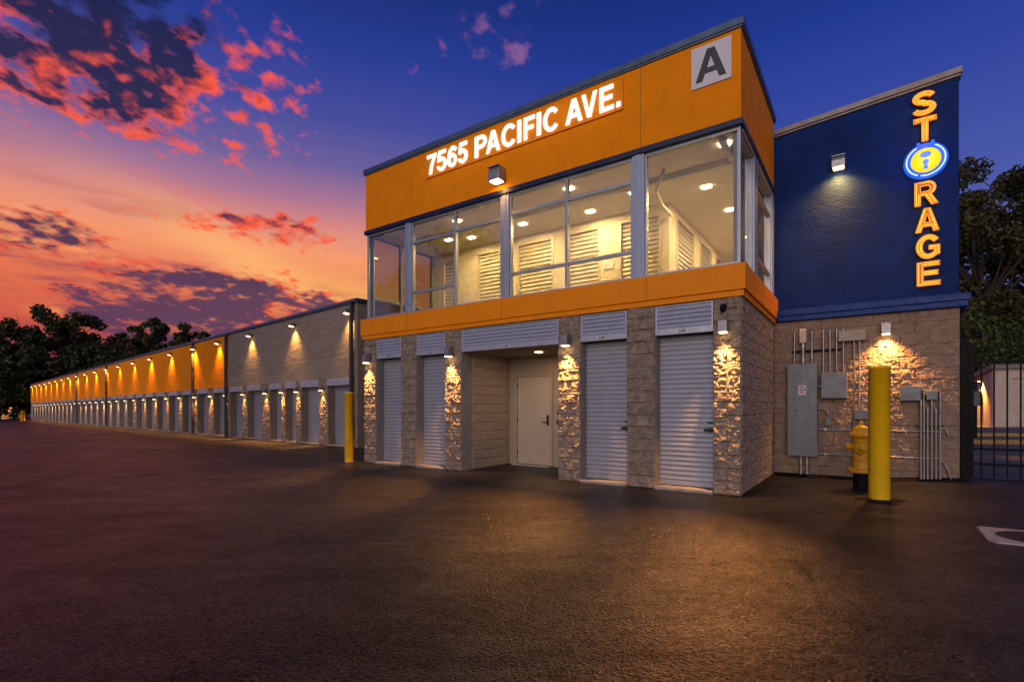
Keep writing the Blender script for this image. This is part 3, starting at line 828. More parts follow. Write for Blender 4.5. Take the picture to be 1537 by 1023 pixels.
# exposed beams / ducts under the ceiling
mb = MB()
mb.box(-8.4, -0.14, 0.95, 1.07, 5.40, 5.498); mb.box(-0.36, -0.26, 0.18, 0.949, 5.42, 5.499); mb.box(-0.36, -0.26, 1.071, 7.9, 5.40, 5.499)
mb.build('ceiling_beam', CREAMC, B, 0.006)
mb = MB(); mb.tube([(-1.35, 0.6, 5.44), (-1.42, 0.6, 5.30), (-1.60, 0.9, 5.22), (-1.70, 1.5, 5.20), (-1.72, 2.15, 5.2)], 0.034, 10); mb.build('duct', CREAMC, B)
mb = MB(); mb.box(-3.22, -2.98, YB - 0.02, YB - 0.001, 4.35, 4.55); mb.build('wall_notice', PLATE, B)
mb = MB(); mb.box(-7.18, -6.98, YB - 0.02, YB - 0.001, 3.75, 4.10); mb.build('wall_notice', PLATE, B)
lights_in = [(-0.32, 0.40), (-0.97, 1.87), (-0.85, 3.31), (-0.85, 5.4), (-3.14, 0.45), (-3.31, 1.71), (-2.19, 1.3), (-4.9, 1.5), (-6.0, 0.5), (-7.02, 1.35), (-6.45, 1.55)]
for x, y in lights_in:
    mb = MB(); mb.box(x - 0.085, x + 0.085, y - 0.06, y + 0.06, 5.478, 5.4995); mb.build('ceiling_light', LENSB, B, 0.004)
def area(x, y, z, w, energy, col=(1.0, 0.66, 0.29), parent=None):
    d = bpy.data.lights.new('ceiling_lamp_light', 'AREA'); d.shape = 'DISK'; d.size = w; d.energy = energy; d.color = col
    o = bpy.data.objects.new('ceiling_lamp_light', d); COL.objects.link(o); o.parent = parent; o.location = (x, y, z)
    return o
for x, y, e in [(-0.97, 1.87, 40), (-0.85, 3.31, 40), (-0.85, 5.4, 46), (-3.31, 1.65, 42), (-4.9, 1.5, 30), (-6.45, 1.5, 32)]:
    area(x, y, 5.465, 0.13, e * 1.7, parent=B)
# blue wing
mb = MB(); split_face(mb, 0.005, 2.80, 0.0, 3.0, 3.16, res=0.0145, seed=41, depth=0.030)
mb.box(0.0, 2.798, 3.163, 3.36, -0.05, 3.0); mb.box(2.6, 2.799, 3.361, 11.5, -0.05, 3.0)
mb.build('utility_wall', UTILM, B)
mb = MB()
mb.add([(0.0, 3.16, 3.2), (2.79, 3.16, 3.2), (2.79, 3.16, 6.93), (0.0, 3.16, 6.72), (0.0, 3.36, 3.2), (2.79, 3.36, 3.2), (2.79, 3.36, 6.93), (0.0, 3.36, 6.72)],
       [(0,1,2,3), (5,4,7,6), (1,5,6,2), (3,2,6,7), (4,0,3,7), (0,4,5,1)])
mb.box(2.59, 2.788, 3.361, 11.5, 3.2, 6.7)
mb.build('blue_wall', BLUE, B)
mb = MB(); mb.box(0.08, 2.93, 3.02, 3.40, 3.10, 3.215); mb.prism([(3.05, 3.0), (3.34, 3.0), (3.34, 3.098), (3.05, 3.098)], 0.08, 2.90)
mb.box(2.80, 2.93, 3.401, 11.5, 3.0, 3.215)
mb.build('blue_ledge', NAVYL, B, 0.008)
mb = MB()
def slant(mb, x0, x1, y0, y1, zl, zr, t):
    mb.add([(x0,y0,zl),(x1,y0,zr),(x1,y1,zr),(x0,y1,zl),(x0,y0,zl+t),(x1,y0,zr+t),(x1,y1,zr+t),(x0,y1,zl+t)], [(0,3,2,1),(4,5,6,7),(0,1,5,4),(1,2,6,5),(2,3,7,6),(3,0,4,7)])
slant(mb, 0.02, 2.83, 3.09, 3.42, 6.70, 6.905, 0.10)
slant(mb, 0.02, 2.815, 3.12, 3.40, 6.662, 6.866, 0.036)
mb.build('roof_coping', COPINGB, B, 0.005)
mb = MB(); mb.box(-8.5, 2.58, 3.37, 11.5, 6.5, 6.62); mb.build('flat_roof', ROOFM, B)
mb = MB(); mb.box(-8.5, -8.3, 3.17, 11.5, 0.0, 6.5); mb.box(-8.298, 2.58, 11.3, 11.5, 0, 6.5); mb.build('rear_wall', BLUE, B)

# ------------------------------------------------------------------ lamps
def spot(parent, loc, aim, energy, size=125, blend=0.75, rad=0.03, col=(1.0, 0.43, 0.10)):
    d = bpy.data.lights.new('lamp_light', 'SPOT'); d.energy = energy; d.spot_size = R(size); d.spot_blend = blend
    d.shadow_soft_size = rad; d.color = col
    o = bpy.data.objects.new('lamp_light', d); COL.objects.link(o); o.parent = parent
    o.location = loc
    o.rotation_euler = (Vector(aim) - Vector(loc)).to_track_quat('-Z', 'Y').to_euler()
    return o
_lamp_meshes = {}
def wall_lamp(label, loc, rz, kind, energy, group=None, col=(1.0, 0.43, 0.10), flood=0, cone=72, lean=1.5):
    """base at the wall, local -y out of the wall; kind: 'sconce' small box, 'pack' cube with cut-off hood, 'flood' tiny bracket flood"""
    t = thing('wall_lamp', label, 'wall lamp', loc, rz, group)
    if kind in _lamp_meshes:
        for nm, me in _lamp_meshes[kind]:
            o = bpy.data.objects.new(nm, me); COL.objects.link(o); o.parent = t
    else:
        parts = []
        if kind == 'sconce':
            m = MB(); m.prism([(-0.035, -0.10), (-0.165, -0.10), (-0.165, 0.07), (-0.115, 0.11), (-0.035, 0.11)][::-1], -0.065, 0.065)
            parts.append(m.build('housing', LAMPM, t, 0.006))
            m = MB(); m.box(-0.045, 0.045, -0.036, 0.0, -0.06, 0.07); parts.append(m.build('wall_bracket', IRON, t))
            m = MB(); m.box(-0.055, 0.055, -0.157, -0.045, -0.112, -0.1015); parts.append(m.build('lens', LENS, t, 0.004))
        elif kind == 'pack':
            m = MB(); m.prism([(-0.04, -0.13), (-0.26, -0.13), (-0.27, 0.02), (-0.22, 0.12), (-0.04, 0.13)][::-1], -0.13, 0.13)
            parts.append(m.build('housing', LAMPM, t, 0.01))
            m = MB(); m.box(-0.11, 0.11, -0.041, 0.0, -0.15, 0.11); m.box(-0.135, 0.135, -0.275, -0.038, 0.118, 0.135); parts.append(m.build('back_plate', LAMPM, t, 0.004))
            m = MB(); m.box(-0.105, 0.105, -0.235, -0.065, -0.145, -0.1315); parts.append(m.build('lens', LENS, t, 0.004))
        else:
            m = MB(); m.prism([(-0.06, -0.09), (-0.24, -0.06), (-0.24, 0.05), (-0.08, 0.09)][::-1], -0.085, 0.085)
            parts.append(m.build('housing', LAMPM, t, 0.008))
            m = MB(); m.box(-0.04, 0.04, -0.061, 0.0, -0.05, 0.05); parts.append(m.build('wall_bracket', LAMPM, t))
            m = MB(); m.add([(-0.07, -0.085, -0.10), (0.07, -0.085, -0.10), (0.07, -0.215, -0.078), (-0.07, -0.215, -0.078), (-0.07, -0.085, -0.088), (0.07, -0.085, -0.088), (0.07, -0.215, -0.066), (-0.07, -0.215, -0.066)], [(0,3,2,1)[::-1],(4,5,6,7)[::-1],(0,1,5,4)[::-1],(1,2,6,5)[::-1],(2,3,7,6)[::-1],(3,0,4,7)[::-1]])
            parts.append(m.build('lens', LENS, t))
        _lamp_meshes[kind] = [(p.name.split('.')[0], p.data) for p in parts]
    if kind == 'sconce':
        spot(t, (0, -0.115, -0.125), (0, -0.055, -1.2), energy, cone, 1.0, 0.025, col)
        if flood: spot(t, (0, -0.175, -0.125), (0, -lean, -1.2), flood, 62, 1.0, 0.05, (1.0, 0.36, 0.075))
    elif kind == 'pack':
        spot(t, (0, -0.19, -0.16), (0, -0.19, -1.5), energy, 150, 1.0, 0.06, col)
    else:
        spot(t, (0, -0.14, -0.11), (0, -0.02, -1.5), energy, 96, 1.0, 0.03, col)
    return t
g4 = 'lamps on the block pillars'
wall_lamp('grey lamp on the corner pillar just below the small black dome camera', TW(-0.225, -0.02, 2.54), RZ, 'sconce', 470, g4, flood=720)
wall_lamp('grey lamp on the pillar between the entry alcove and door A582', TW(-2.90, -0.02, 2.53), RZ, 'sconce', 470, g4, flood=720)
wall_lamp('grey lamp on the pillar just left of the entry alcove', TW(-5.70, -0.02, 2.50), RZ, 'sconce', 440, g4, flood=720)
wall_lamp('grey lamp on the leftmost block pillar of the two storey building', TW(-8.34, -0.02, 2.50), RZ, 'sconce', 400, g4, flood=720)
wall_lamp('square wall pack lamp on the orange fascia under the street address', TW(-4.415, 0, 5.87), RZ, 'pack', 40)
wall_lamp('wall lamp shining down the blue stucco wall', TW(1.09, 3.16, 5.85), RZ, 'pack', 300, col=(1.0, 0.42, 0.04)).scale = (0.78, 0.78, 0.78)
wall_lamp('small lamp on the tan block wall under the blue ledge', TW(1.80, 3.14, 2.72), RZ, 'sconce', 360, flood=60, cone=118)
area(-4.1, 0.9, 2.45, 0.12, 7, (1.0, 0.60, 0.26), B)

# ------------------------------------------------------------------ storage row (long building)
L0 = Vector((-5.185, 17.2, -0.02)); LRZ = math.atan2(-0.66051, 0.75082)
lx, ly = Vector((0.75082, -0.66051, 0)), Vector((0.66051, 0.75082, 0))
TILT = 0.0029
def LW(x, y, z=0.0): return L0 + lx * x + ly * y + Vector((0, 0, z + x * TILT))
S = thing('storage_row', 'long single storey row of storage units with orange upper wall receding to the left', 'building', L0, LRZ)
S.rotation_euler = (0, -TILT, LRZ)
LEN = 84.2; ZT = 4.92
opens = [(0.42, 1.95), (2.55, 3.95), (4.35, 5.28), (5.62, 6.70), (7.55, 9.02), (9.60, 11.05), (11.75, 13.15), (13.95, 15.5)]
t = 16.35
while t + 1.6 < LEN - 0.5:
    opens.append((t, t + 1.65)); t += 2.46
edges = [0.0] + [e for o in opens for e in o] + [LEN]
for k in range(0, len(edges), 2):
    a, b = edges[k], edges[k + 1]
    m = MB()
    if a < 32:
        split_face(m, -b, -a, -0.03, 2.40, 0.0, res=0.022 if a < 16 else 0.04, seed=60 + k, bw=max(0.3, (b - a) / max(1, round((b - a) / 0.4))), depth=0.045, stagger=False)
        m.box(-b + 0.001, -a - 0.001, 0.003, 0.42, -0.03, 2.40)
        m.build('block_pillar', SPLIT, S)
    else:
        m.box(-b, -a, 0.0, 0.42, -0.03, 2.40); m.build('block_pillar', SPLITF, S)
hdr = simple('header_metal', (0.50, 0.50, 0.53), 0.45, metal=0.3, nscale=6, namp=0.1)
for k, (a, b) in enumerate(opens):
    m = roller_mb(-b + 0.002, -a - 0.002, 0.0, 2.14, 0.30, 0.085 if a < 30 else 0.2, 0.014)
    d = m.build('roller_door', DOORM, S)
    if a < 22:
        la = MB(); la.box(-a - 0.22, -a - 0.06, 0.255, 0.285, 0.95, 1.0); la.build('latch', IRON, d)
    m = MB(); m.box(-b + 0.001, -a - 0.001, -0.04, 0.42, 2.145, 2.395)
    for j in range(3): m.box(-b + 0.03, -a - 0.03, -0.048, -0.041, 2.17 + j * 0.075, 2.215 + j * 0.075)
    m.build('header_panel', hdr, S, 0.0)
    m = MB(); m.box(-b + 0.001, -a - 0.001, -0.06, 0.30, -0.04, 0.03); m.build('threshold', CONC, S)
m = MB(); split_face(m, -11.25, 0.0, 2.401, ZT, 0.0, res=0.032, seed=90, bw=0.4, bh=0.2, depth=0.012)
m.box(-11.25, -0.002, 0.003, 0.4, 2.401, ZT); m.build('upper_block_wall', BLOCK, S)
m = MB(); m.box(-LEN, -11.252, -0.03, 0.4, 2.44, ZT); m.box(-LEN, -11.252, -0.045, 0.4, 2.401, 2.438); m.build('orange_upper_wall', ORANGE, S, 0.0)
for x in (15.9, 20.6, 26.2, 31.4, 43.0, 55.5, 62.0, 69.0, 76.0):
    m = MB(); m.box(-x - 0.006, -x + 0.006, -0.0312, -0.0, 2.45, ZT - 0.01); m.build('panel_joint', MATS['joint'], S)
m = MB(); m.box(-0.002, 0.0, 0.004, 8.0, -0.03, ZT); m.box(-0.3, -0.003, 0.43, 8.0, -0.03, ZT); m.build('end_wall', BLOCK, S)
m = MB(); m.box(-0.0, 0.03, 0.9, 1.95, 0.02, 2.2); m.build('end_door', hdr, S)
m = MB(); m.box(-LEN, -LEN + 0.3, 0.43, 8.0, -0.3, ZT); m.box(-LEN + 0.3, -0.3, 7.7, 8.0, -0.3, ZT); m.box(-LEN + 0.3, -0.3, 0.44, 0.6, -0.1, ZT); m.build('rear_wall', BLOCK, S)
m = MB(); m.box(-LEN - 0.1, 0.10, -0.10, 8.1, ZT + 0.001, ZT + 0.10); m.box(-LEN - 0.06, 0.06, -0.06, 0.3, ZT - 0.04, ZT)
m.build('roof_coping', COPING, S, 0.01)
for i, x in enumerate((0.20, 11.3, 16.0, 36.6, 49.3)):
    m = MB(); r = 0.055
    m.box(-x - r, -x + r, -0.17, -0.06, 0.05, ZT - 0.06); m.box(-x - 0.12, -x + 0.12, -0.19, -0.05, ZT - 0.06, ZT - 0.002)
    for z in (0.8, 2.2, 3.6): m.box(-x - 0.085, -x + 0.085, -0.176, -0.046, z, z + 0.04)
    m.build('downspout', DOWN, S, 0.01)
ords = ['first', 'second', 'third', 'fourth', 'fifth', 'sixth', 'seventh', 'eighth', 'ninth', 'tenth', 'eleventh', 'twelfth', 'thirteenth', 'fourteenth', 'fifteenth', 'sixteenth', 'seventeenth', 'eighteenth', 'nineteenth', 'twentieth', 'twenty-first', 'twenty-second', 'twenty-third', 'twenty-fourth', 'twenty-fifth', 'twenty-sixth', 'twenty-seventh', 'twenty-eighth', 'twenty-ninth', 'thirtieth', 'thirty-first', 'thirty-second', 'thirty-third', 'thirty-fourth', 'thirty-fifth', 'thirty-sixth']
gu = 'upper lamps under the eave of the long storage row'
gl = 'lower lamps on the pillars of the long storage row'
rvar = [1.0, 0.8, 1.15, 0.95, 0.7, 1.1, 1.25, 0.9, 1.05, 0.75, 1.2, 0.85, 1.0, 1.1, 0.65, 0.95, 1.15]     # no two lamps age alike
ups = [0.42] + [4.415, 8.5, 12.3, 15.8] + [19.9 + 4.15 * k for k in range(16)]
for k, x in enumerate(ups):
    if k == 0: lab = 'upper lamp beside the nearest downspout at the near end of the long row'
    elif k < 3: lab = ['', 'upper lamp on the grey block wall nearer the two storey building', 'upper lamp on the grey block wall nearer the orange section'][k]
    else: lab = f'upper lamp on the long orange wall, {ords[k-3]} from the grey block end'
    wall_lamp(lab, LW(-x, -0.03, 4.62), LRZ, 'flood', (290 if k < 3 else 420) * rvar[(k * 5 + 3) % 17], gu, col=(1.0, 0.50, 0.10))
lows = []
for k in range(2, len(edges) - 2, 2):
    a, b = edges[k], edges[k + 1]
    lows.append((a + b) / 2 if b - a < 0.7 else a + 0.28)
for k, x in enumerate(lows):
    lab = f'small lamp on a pillar of the long row, {ords[k]} from the near end'
    wall_lamp(lab, LW(-x, -0.02, 2.08), LRZ, 'sconce', 210 * rvar[k % 17], gl, flood=1500, lean=0.7)
# ------------------------------------------------------------------ signs
sg = thing('address_sign', 'lit white street number and name on an orange plate across the fascia', 'sign', TW(-4.14, 0, 6.61), RZ)
m = MB(); m.box(-2.297, 2.297, -0.03, -0.001, -0.262, 0.262); m.build('plate', ORANGE2, sg, 0.004)
spans = [('7', 185, 243), ('5', 247, 308), ('6', 315, 375), ('5', 382, 443), ('P', 490, 565), ('A', 562, 652), ('C', 660, 747), ('I', 762, 785), ('F', 803, 873),
         ('I', 887, 912), ('C', 927, 1020), ('A', 1070, 1178), ('V', 1172, 1270), ('E', 1287, 1377), ('.', 1395, 1420)]
def along(px):                       # distance along the fascia of a mark measured on the photograph
    r = (600 + px / 4.27 - 768.5) / 768
    return -(r * A.y - A.x) / (-0.8192 - r * 0.57351)
for ch, p0, p1 in spans:
    x0, x1 = along(p0) + 4.14, along(p1) + 4.14
    cv, cf, _ = glyph(ch, 0.02)
    c0, c1 = cv.min(0), cv.max(0)
    hh = 0.425 if ch != '.' else 0.085
    if ch in '56C': hh = 0.44
    m = MB(); m.add([(x0 + (a - c0[0]) / (c1[0] - c0[0]) * (x1 - x0), -0.043 - c, -0.205 - (hh - 0.425 if ch in '56C' else 0) / 2 + (b - c0[1]) / (c1[1] - c0[1]) * hh) for a, b, c in cv], cf)
    m.build('letter', LETW, sg)
for k in range(6):
    d = bpy.data.lights.new('halo_light', 'POINT'); d.energy = 0.9; d.color = (1.0, 0.72, 0.26); d.shadow_soft_size = 0.05
    o = bpy.data.objects.new('halo_light', d); COL.objects.link(o); o.parent = sg; o.location = (-1.9 + 0.76 * k, -0.34, -0.05)

sb = thing('building_letter_sign', 'white square sign with a dark grey letter A near the corner of the fascia', 'sign', TW(-0.424, 0, 6.573), RZ)
m = MB(); m.box(-0.294, 0.294, -0.022, -0.001, -0.316, 0.316); m.build('plate', WHITEP, sb, 0.003)
cv, cf, _ = glyph('A', 0.012)
w = cv[:, 0].max() - cv[:, 0].min(); h_ = cv[:, 1].max() - cv[:, 1].min()
m = MB(); m.add([(((a - cv[:, 0].min()) / w - 0.5) * 0.45, -0.027 - c, ((b - cv[:, 1].min()) / h_ - 0.5) * 0.47) for a, b, c in cv], cf)
m.build('letter', CHAR, sb)

ns = thing('neon_sign', 'vertical glowing orange STORAGE sign with a yellow padlock disc on the blue wall', 'sign', TW(2.35, 3.16, 0), RZ)
for ch, z, dxx in (('S', 6.54, -0.02), ('T', 6.09, -0.01), ('R', 4.99, 0.01), ('A', 4.53, 0.02), ('G', 4.07, 0.03), ('E', 3.61, 0.04)):
    H_, W_ = 0.40, 0.31
    cv, cf, loops = glyph(ch, 0.05)
    c0 = cv.min(0); c1 = cv.max(0); kx = W_ / (c1[0] - c0[0]); kz = H_ / (c1[1] - c0[1])
    m = MB(); m.add([(dxx + (a - c0[0]) * kx - W_ / 2, -0.045 - c, z + (b - c0[1]) * kz - H_ / 2) for a, b, c in cv], cf)
    lo_ = m.build('letter', NEONF, ns)
    m = MB(); m2 = MB()
    for k, lp in enumerate(loops):
        q = [((x - c0[0]) * kx, (y - c0[1]) * kz) for x, y in lp]
        if k > 0 and ch in 'AR': q = q if area2(q) < 0 else q[::-1]
        else: q = q if area2(q) > 0 else q[::-1]
        pt = [(dxx + x - W_ / 2, -0.078, z + y - H_ / 2) for x, y in q]
        m.tube(pt + pt[:2], 0.0085, 8, False)
        qi = inset(q, 0.021)
        if k == 0:
            pi_ = [(dxx + x - W_ / 2, -0.084, z + y - H_ / 2) for x, y in qi]
            m2.tube(pi_ + pi_[:2], 0.0065, 8, False)
    m.build('channel_rim', NEONO, lo_); m2.build('neon_tube', NEONY, lo_)
    d = bpy.data.lights.new('neon_light', 'POINT'); d.energy = 2.0; d.color = (1.0, 0.36, 0.04); d.shadow_soft_size = 0.08
    o = bpy.data.objects.new('neon_light', d); COL.objects.link(o); o.parent = ns; o.location = (dxx, -0.20, z)
em = MB(); em.lathe([(0, -0.03), (0.305, -0.03), (0.305, 0.05), (0.29, 0.06), (0, 0.06)], 48, (0, 0, 5.56), 'Y')
em.box(-0.12, -0.075, -0.062, -0.0, 5.83, 5.885); em.box(0.075, 0.12, -0.062, -0.0, 5.83, 5.885)
disc = em.build('padlock_emblem', NEONBL, ns)
m = MB()
for a0, a1 in ((118, 245), (255, 422)):
    m.tube([(0.262 * math.cos(R(a)), -0.075, 5.56 + 0.262 * math.sin(R(a))) for a in np.linspace(a0, a1, 40)], 0.010, 8)
m.build('neon_tube', NEONW, disc)
m = MB(); m.lathe([(0, 0.061), (0.205, 0.061), (0.205, 0.075), (0, 0.078)], 48, (0, 0, 5.56), 'Y'); m.build('yellow_disc', NEONYD, disc)
m = MB()
v = [(0.078 * math.cos(a), 0.052 * math.sin(a)) for a in np.linspace(0, 2 * math.pi, 24, endpoint=False)]
def flat(m, pts, y, cz): n = len(pts); m.add([(a, y, cz + b) for a, b in pts] + [(a, y + 0.006, cz + b) for a, b in pts], [tuple(range(n)), tuple(reversed(range(n, 2*n)))] + [(i, n + i, n + (i+1) % n, (i+1) % n) for i in range(n)])
flat(m, v, -0.084, 5.655)
kh = [(0.045 * math.cos(a), 0.045 * math.sin(a)) for a in np.linspace(R(-60), R(240), 20)] + [(-0.036, -0.125), (0.036, -0.125)]
flat(m, kh, -0.085, 5.53)
m.build('keyhole', KEYB, disc)
d = bpy.data.lights.new('neon_light', 'POINT'); d.energy = 6.0; d.color = (0.12, 0.25, 1.0); d.shadow_soft_size = 0.2
o = bpy.data.objects.new('neon_light', d); COL.objects.link(o); o.parent = ns; o.location = (0, -0.28, 5.56)

# ------------------------------------------------------------------ small fixtures on the walls
cm_ = thing('security_camera', 'small black dome camera high on the corner pillar above its lamp', 'camera', TW(-0.24, 0.0, 2.83), RZ)
m = MB(); m.box(-0.04, 0.04, -0.045, 0.0, -0.05, 0.05); m.build('bracket', BLACK, cm_, 0.005)
m = MB(); m.lathe([(0.0, -0.085), (0.03, -0.075), (0.04, -0.045), (0.04, 0.0), (0.034, 0.02), (0, 0.022)], 18, (0, -0.07, 0)); m.build('dome', BLACK, cm_)

YU = 3.13    # front plane of the utility wall
pn = thing('electrical_panel', 'tall grey electrical cabinet with a pink notice on the tan block wall', 'electrical cabinet', TW(0.512, YU, 0), RZ)
m = MB(); m.box(-0.248, 0.248, -0.20, 0.02, 0.40, 2.15); m.build('cabinet', GREYB, pn, 0.008)
m = MB(); m.box(-0.125, 0.115, -0.212, -0.2005, 0.53, 2.03); pd = m.build('door', GREYB, pn, 0.004)
m = MB(); m.lathe([(0, 0), (0.02, 0), (0.024, 0.02), (0.015, 0.03), (0, 0.031)], 16, (-0.09, -0.213, 1.27), 'Y'); m.build('knob', GALV, pd)
m = MB(); m.box(-0.06, 0.065, -0.2155, -0.2125, 1.56, 1.74); st = m.build('notice', PINK, pd)
m = MB()
for xx, zz, ww in ((-0.03, 1.70, 0.035), (0.02, 1.70, 0.02), (-0.035, 1.65, 0.04), (0.02, 1.65, 0.035), (-0.02, 1.60, 0.045)): m.box(xx, xx + ww, -0.2168, -0.2156, zz, zz + 0.022)
m.build('printed_lines', INK, st)
def pipe(parent, pts, r=0.017, coup=(), name='conduit', mat=None):
    m = MB(); m.tube(pts, r, 10)
    for c in coup: m.tube([Vector(c) - Vector((0, 0, 0.035)), Vector(c) + Vector((0, 0, 0.035))], r * 1.5, 10)
    return m.build(name, mat or GALV, parent)
pipe(pn, [(-0.14, -0.07, 2.15), (-0.14, -0.07, 2.73)], 0.017, [(-0.14, -0.07, 2.72)])
pipe(pn, [(0.15, -0.07, 2.15), (0.15, -0.07, 2.70)], 0.019, [(0.15, -0.07, 2.28), (0.15, -0.07, 2.72)])
pipe(pn, [(0.005, -0.08, 2.15), (0.005, -0.08, 2.55)], 0.028, [(0.005, -0.08, 2.22), (0.005, -0.08, 2.50)])
m = MB(); m.prism([(-0.13, 2.55), (-0.03, 2.55), (-0.025, 2.80), (-0.05, 2.83), (-0.11, 2.83), (-0.135, 2.80)], -0.055, 0.065); m.build('service_head', COPPERB, pn, 0.018)
for xx in (-0.03, 0.07): pipe(pn, [(xx, -0.08, 0.40), (xx, -0.08, 0.05)], 0.026, [(xx, -0.08, 0.28), (xx, -0.08, 0.10)])
pipe(pn, [(0.25, -0.06, 1.30), (0.34, -0.06, 1.30), (0.40, -0.06, 1.27), (0.42, -0.06, 1.20), (0.42, -0.06, 1.13)], 0.012)
m = MB(); m.box(0.365, 0.465, -0.09, 0.02, 0.985, 1.13); m.build('small_junction_box', GREYB, pn, 0.006)
stt = MB(); stt.box(-0.19, 0.62, -0.05, -0.015, -0.02, 0.02); stt.box(-0.19, 0.62, -0.015, 0.02, -0.02, -0.008); stt.box(-0.19, 0.62, -0.015, 0.02, 0.008, 0.02)
o = stt.build('strut_channel', BLACK); o.location = TW(0.51, YU, 2.40); o.rotation_euler = (0, 0, RZ)
tag(o, 'thin dark horizontal strut behind the upright pipes above the tall grey cabinet', 'strut')
mt = thing('meter_box', 'square grey box with four upright pipes right of the tall cabinet', 'electrical box', TW(1.02, YU, 0), RZ)
m = MB(); m.box(-0.205, 0.205, -0.17, 0.02, 1.49, 1.96); m.build('box', GREYB, mt, 0.008)
m = MB(); m.box(-0.195, 0.195, -0.178, -0.171, 1.50, 1.95); m.build('cover', GREYB, mt, 0.003)
for k in range(4):
    xx = -0.17 + 0.105 * k
    pipe(mt, [(xx, -0.07, 1.96), (xx, -0.07, 2.72)], 0.017, [(xx, -0.07, 2.68), (xx, -0.07, 2.74)])
pipe(mt, [(-0.205, -0.07, 1.72), (-0.27, -0.07, 1.72)], 0.02)
wb = thing('wireway_box', 'long flat tan box with two pipes running down left of the lamp', 'electrical box', TW(1.30, YU, 0), RZ)
m = MB(); m.box(-0.21, 0.21, -0.15, 0.02, 2.535, 2.72); m.build('box', simple('tan_box', (0.30, 0.24, 0.20), 0.5), wb, 0.006)
pipe(wb, [(0.03, -0.07, 2.535), (0.03, -0.07, 0.30), (0.03, -0.03, 0.22)], 0.017, [(0.03, -0.07, 0.34)])
pipe(wb, [(0.11, -0.07, 2.535), (0.11, -0.07, 1.28)], 0.017, [(0.11, -0.07, 1.9)])
m = MB(); m.box(0.04, 0.24, -0.13, 0.02, 1.11, 1.27); m.build('lower_box', GREYB, wb, 0.006)
jb = thing('junction_cabinet', 'small grey cabinet pair with a row of pipes dropping to the ground', 'electrical box', TW(2.25, YU, 0), RZ)
m = MB(); m.box(-0.25, 0.03, -0.16, 0.02, 1.44, 1.685); m.build('box', GREYB, jb, 0.006)
m = MB(); m.box(0.105, 0.25, -0.14, 0.02, 1.45, 1.605); m.build('box', GREYB, jb, 0.006)
for xx, zt in ((0.035, 1.45), (0.075, 1.62), (0.125, 1.32), (0.18, 1.45), (0.235, 1.30), (0.29, 1.58)):
    pipe(jb, [(xx, -0.06, 0.09), (xx, -0.06, zt)], 0.0145, [(xx, -0.06, 0.13), (xx, -0.06, zt - 0.05)])
m = MB(); m.box(-0.04, 0.34, -0.035, 0.02, 0.985, 1.01); m.box(-0.0, 0.34, -0.03, 0.02, 0.89, 0.905); m.build('pipe_strap', IRON, jb)
pipe(jb, [(0.29, -0.04, 0.98), (0.36, -0.04, 0.95), (0.41, -0.04, 0.84)], 0.011)
pipe(jb, [(0.29, -0.04, 0.42), (0.35, -0.04, 0.38), (0.39, -0.04, 0.28), (0.43, -0.04, 0.12)], 0.012)
pipe(jb, [(0.03, -0.06, 1.62), (0.30, -0.06, 1.60)], 0.014)
for z, lb in ((0.91, 'upper thin metal pipe running level across the tan block wall behind the hydrant'), (0.45, 'lower thin metal pipe running level across the tan block wall behind the hydrant')):
    m = MB(); m.tube([(-0.92, 0, 0), (0.9, 0, 0)], 0.014, 10)
    for xx in (-0.8, -0.2, 0.4): m.box(xx - 0.015, xx + 0.015, -0.02, 0.03, -0.022, 0.022)
    o = m.build('conduit', GALV); o.location = TW(1.68, YU - 0.03, z); o.rotation_euler = (0, 0, RZ)
    tag(o, lb, 'pipe', 'level pipes on the utility wall')

# ------------------------------------------------------------------ bollards
def bollard(label, X, Y, h, r):
    z = ground_z(X, Y)
    t = thing('bollard', label, 'bollard', (X, Y, z), 0, 'yellow bollards')
    m = MB(); m.lathe([(r, -0.1), (r, h - 0.045), (r * 1.035, h - 0.043), (r * 1.035, h - 0.02), (r * 0.97, h - 0.004), (r * 0.7, h + 0.006), (0, h + 0.01)], 40)
    m.build('sleeve', YELLOW, t)
    m = MB(); m.lathe([(r * 1.01, -0.05), (r * 1.01, 0.012), (r * 0.9, 0.014)], 40); m.build('base_ring', CONC, t)
    return t
bollard('tall thick yellow bollard standing in front of the fire hydrant', 5.20, 7.25, 1.90, 0.130)
bollard('slim yellow bollard at the left corner of the two storey building', -4.01, 12.60, 1.70, 0.105)
bollard('tiny distant yellow bollard at the far end of the long storage row', -62.3, 65.2, 1.25, 0.2)
# patched asphalt round the thick bollard
m = MB(); pts = []
for k in range(30):
    a = 2 * math.pi * k / 30; rr = 0.30 + 0.07 * math.sin(3 * a + 1) + 0.03 * math.sin(7 * a)
    pts.append((5.2 + rr * math.cos(a), 7.22 + rr * 0.9 * math.sin(a)))
inner = [(5.2 + (p[0] - 5.2) * 0.5, 7.22 + (p[1] - 7.22) * 0.5) for p in pts]
n = 30
m.add([(a, b, ground_z(a, b) + 0.003) for a, b in pts] + [(a, b, ground_z(a, b) + 0.03) for a, b in inner], [(i, (i+1) % n, n + (i+1) % n, n + i) for i in range(n)] + [tuple(range(n, 2*n))], True)
tag(m.build('asphalt_patch', ASPHD), kind='structure')
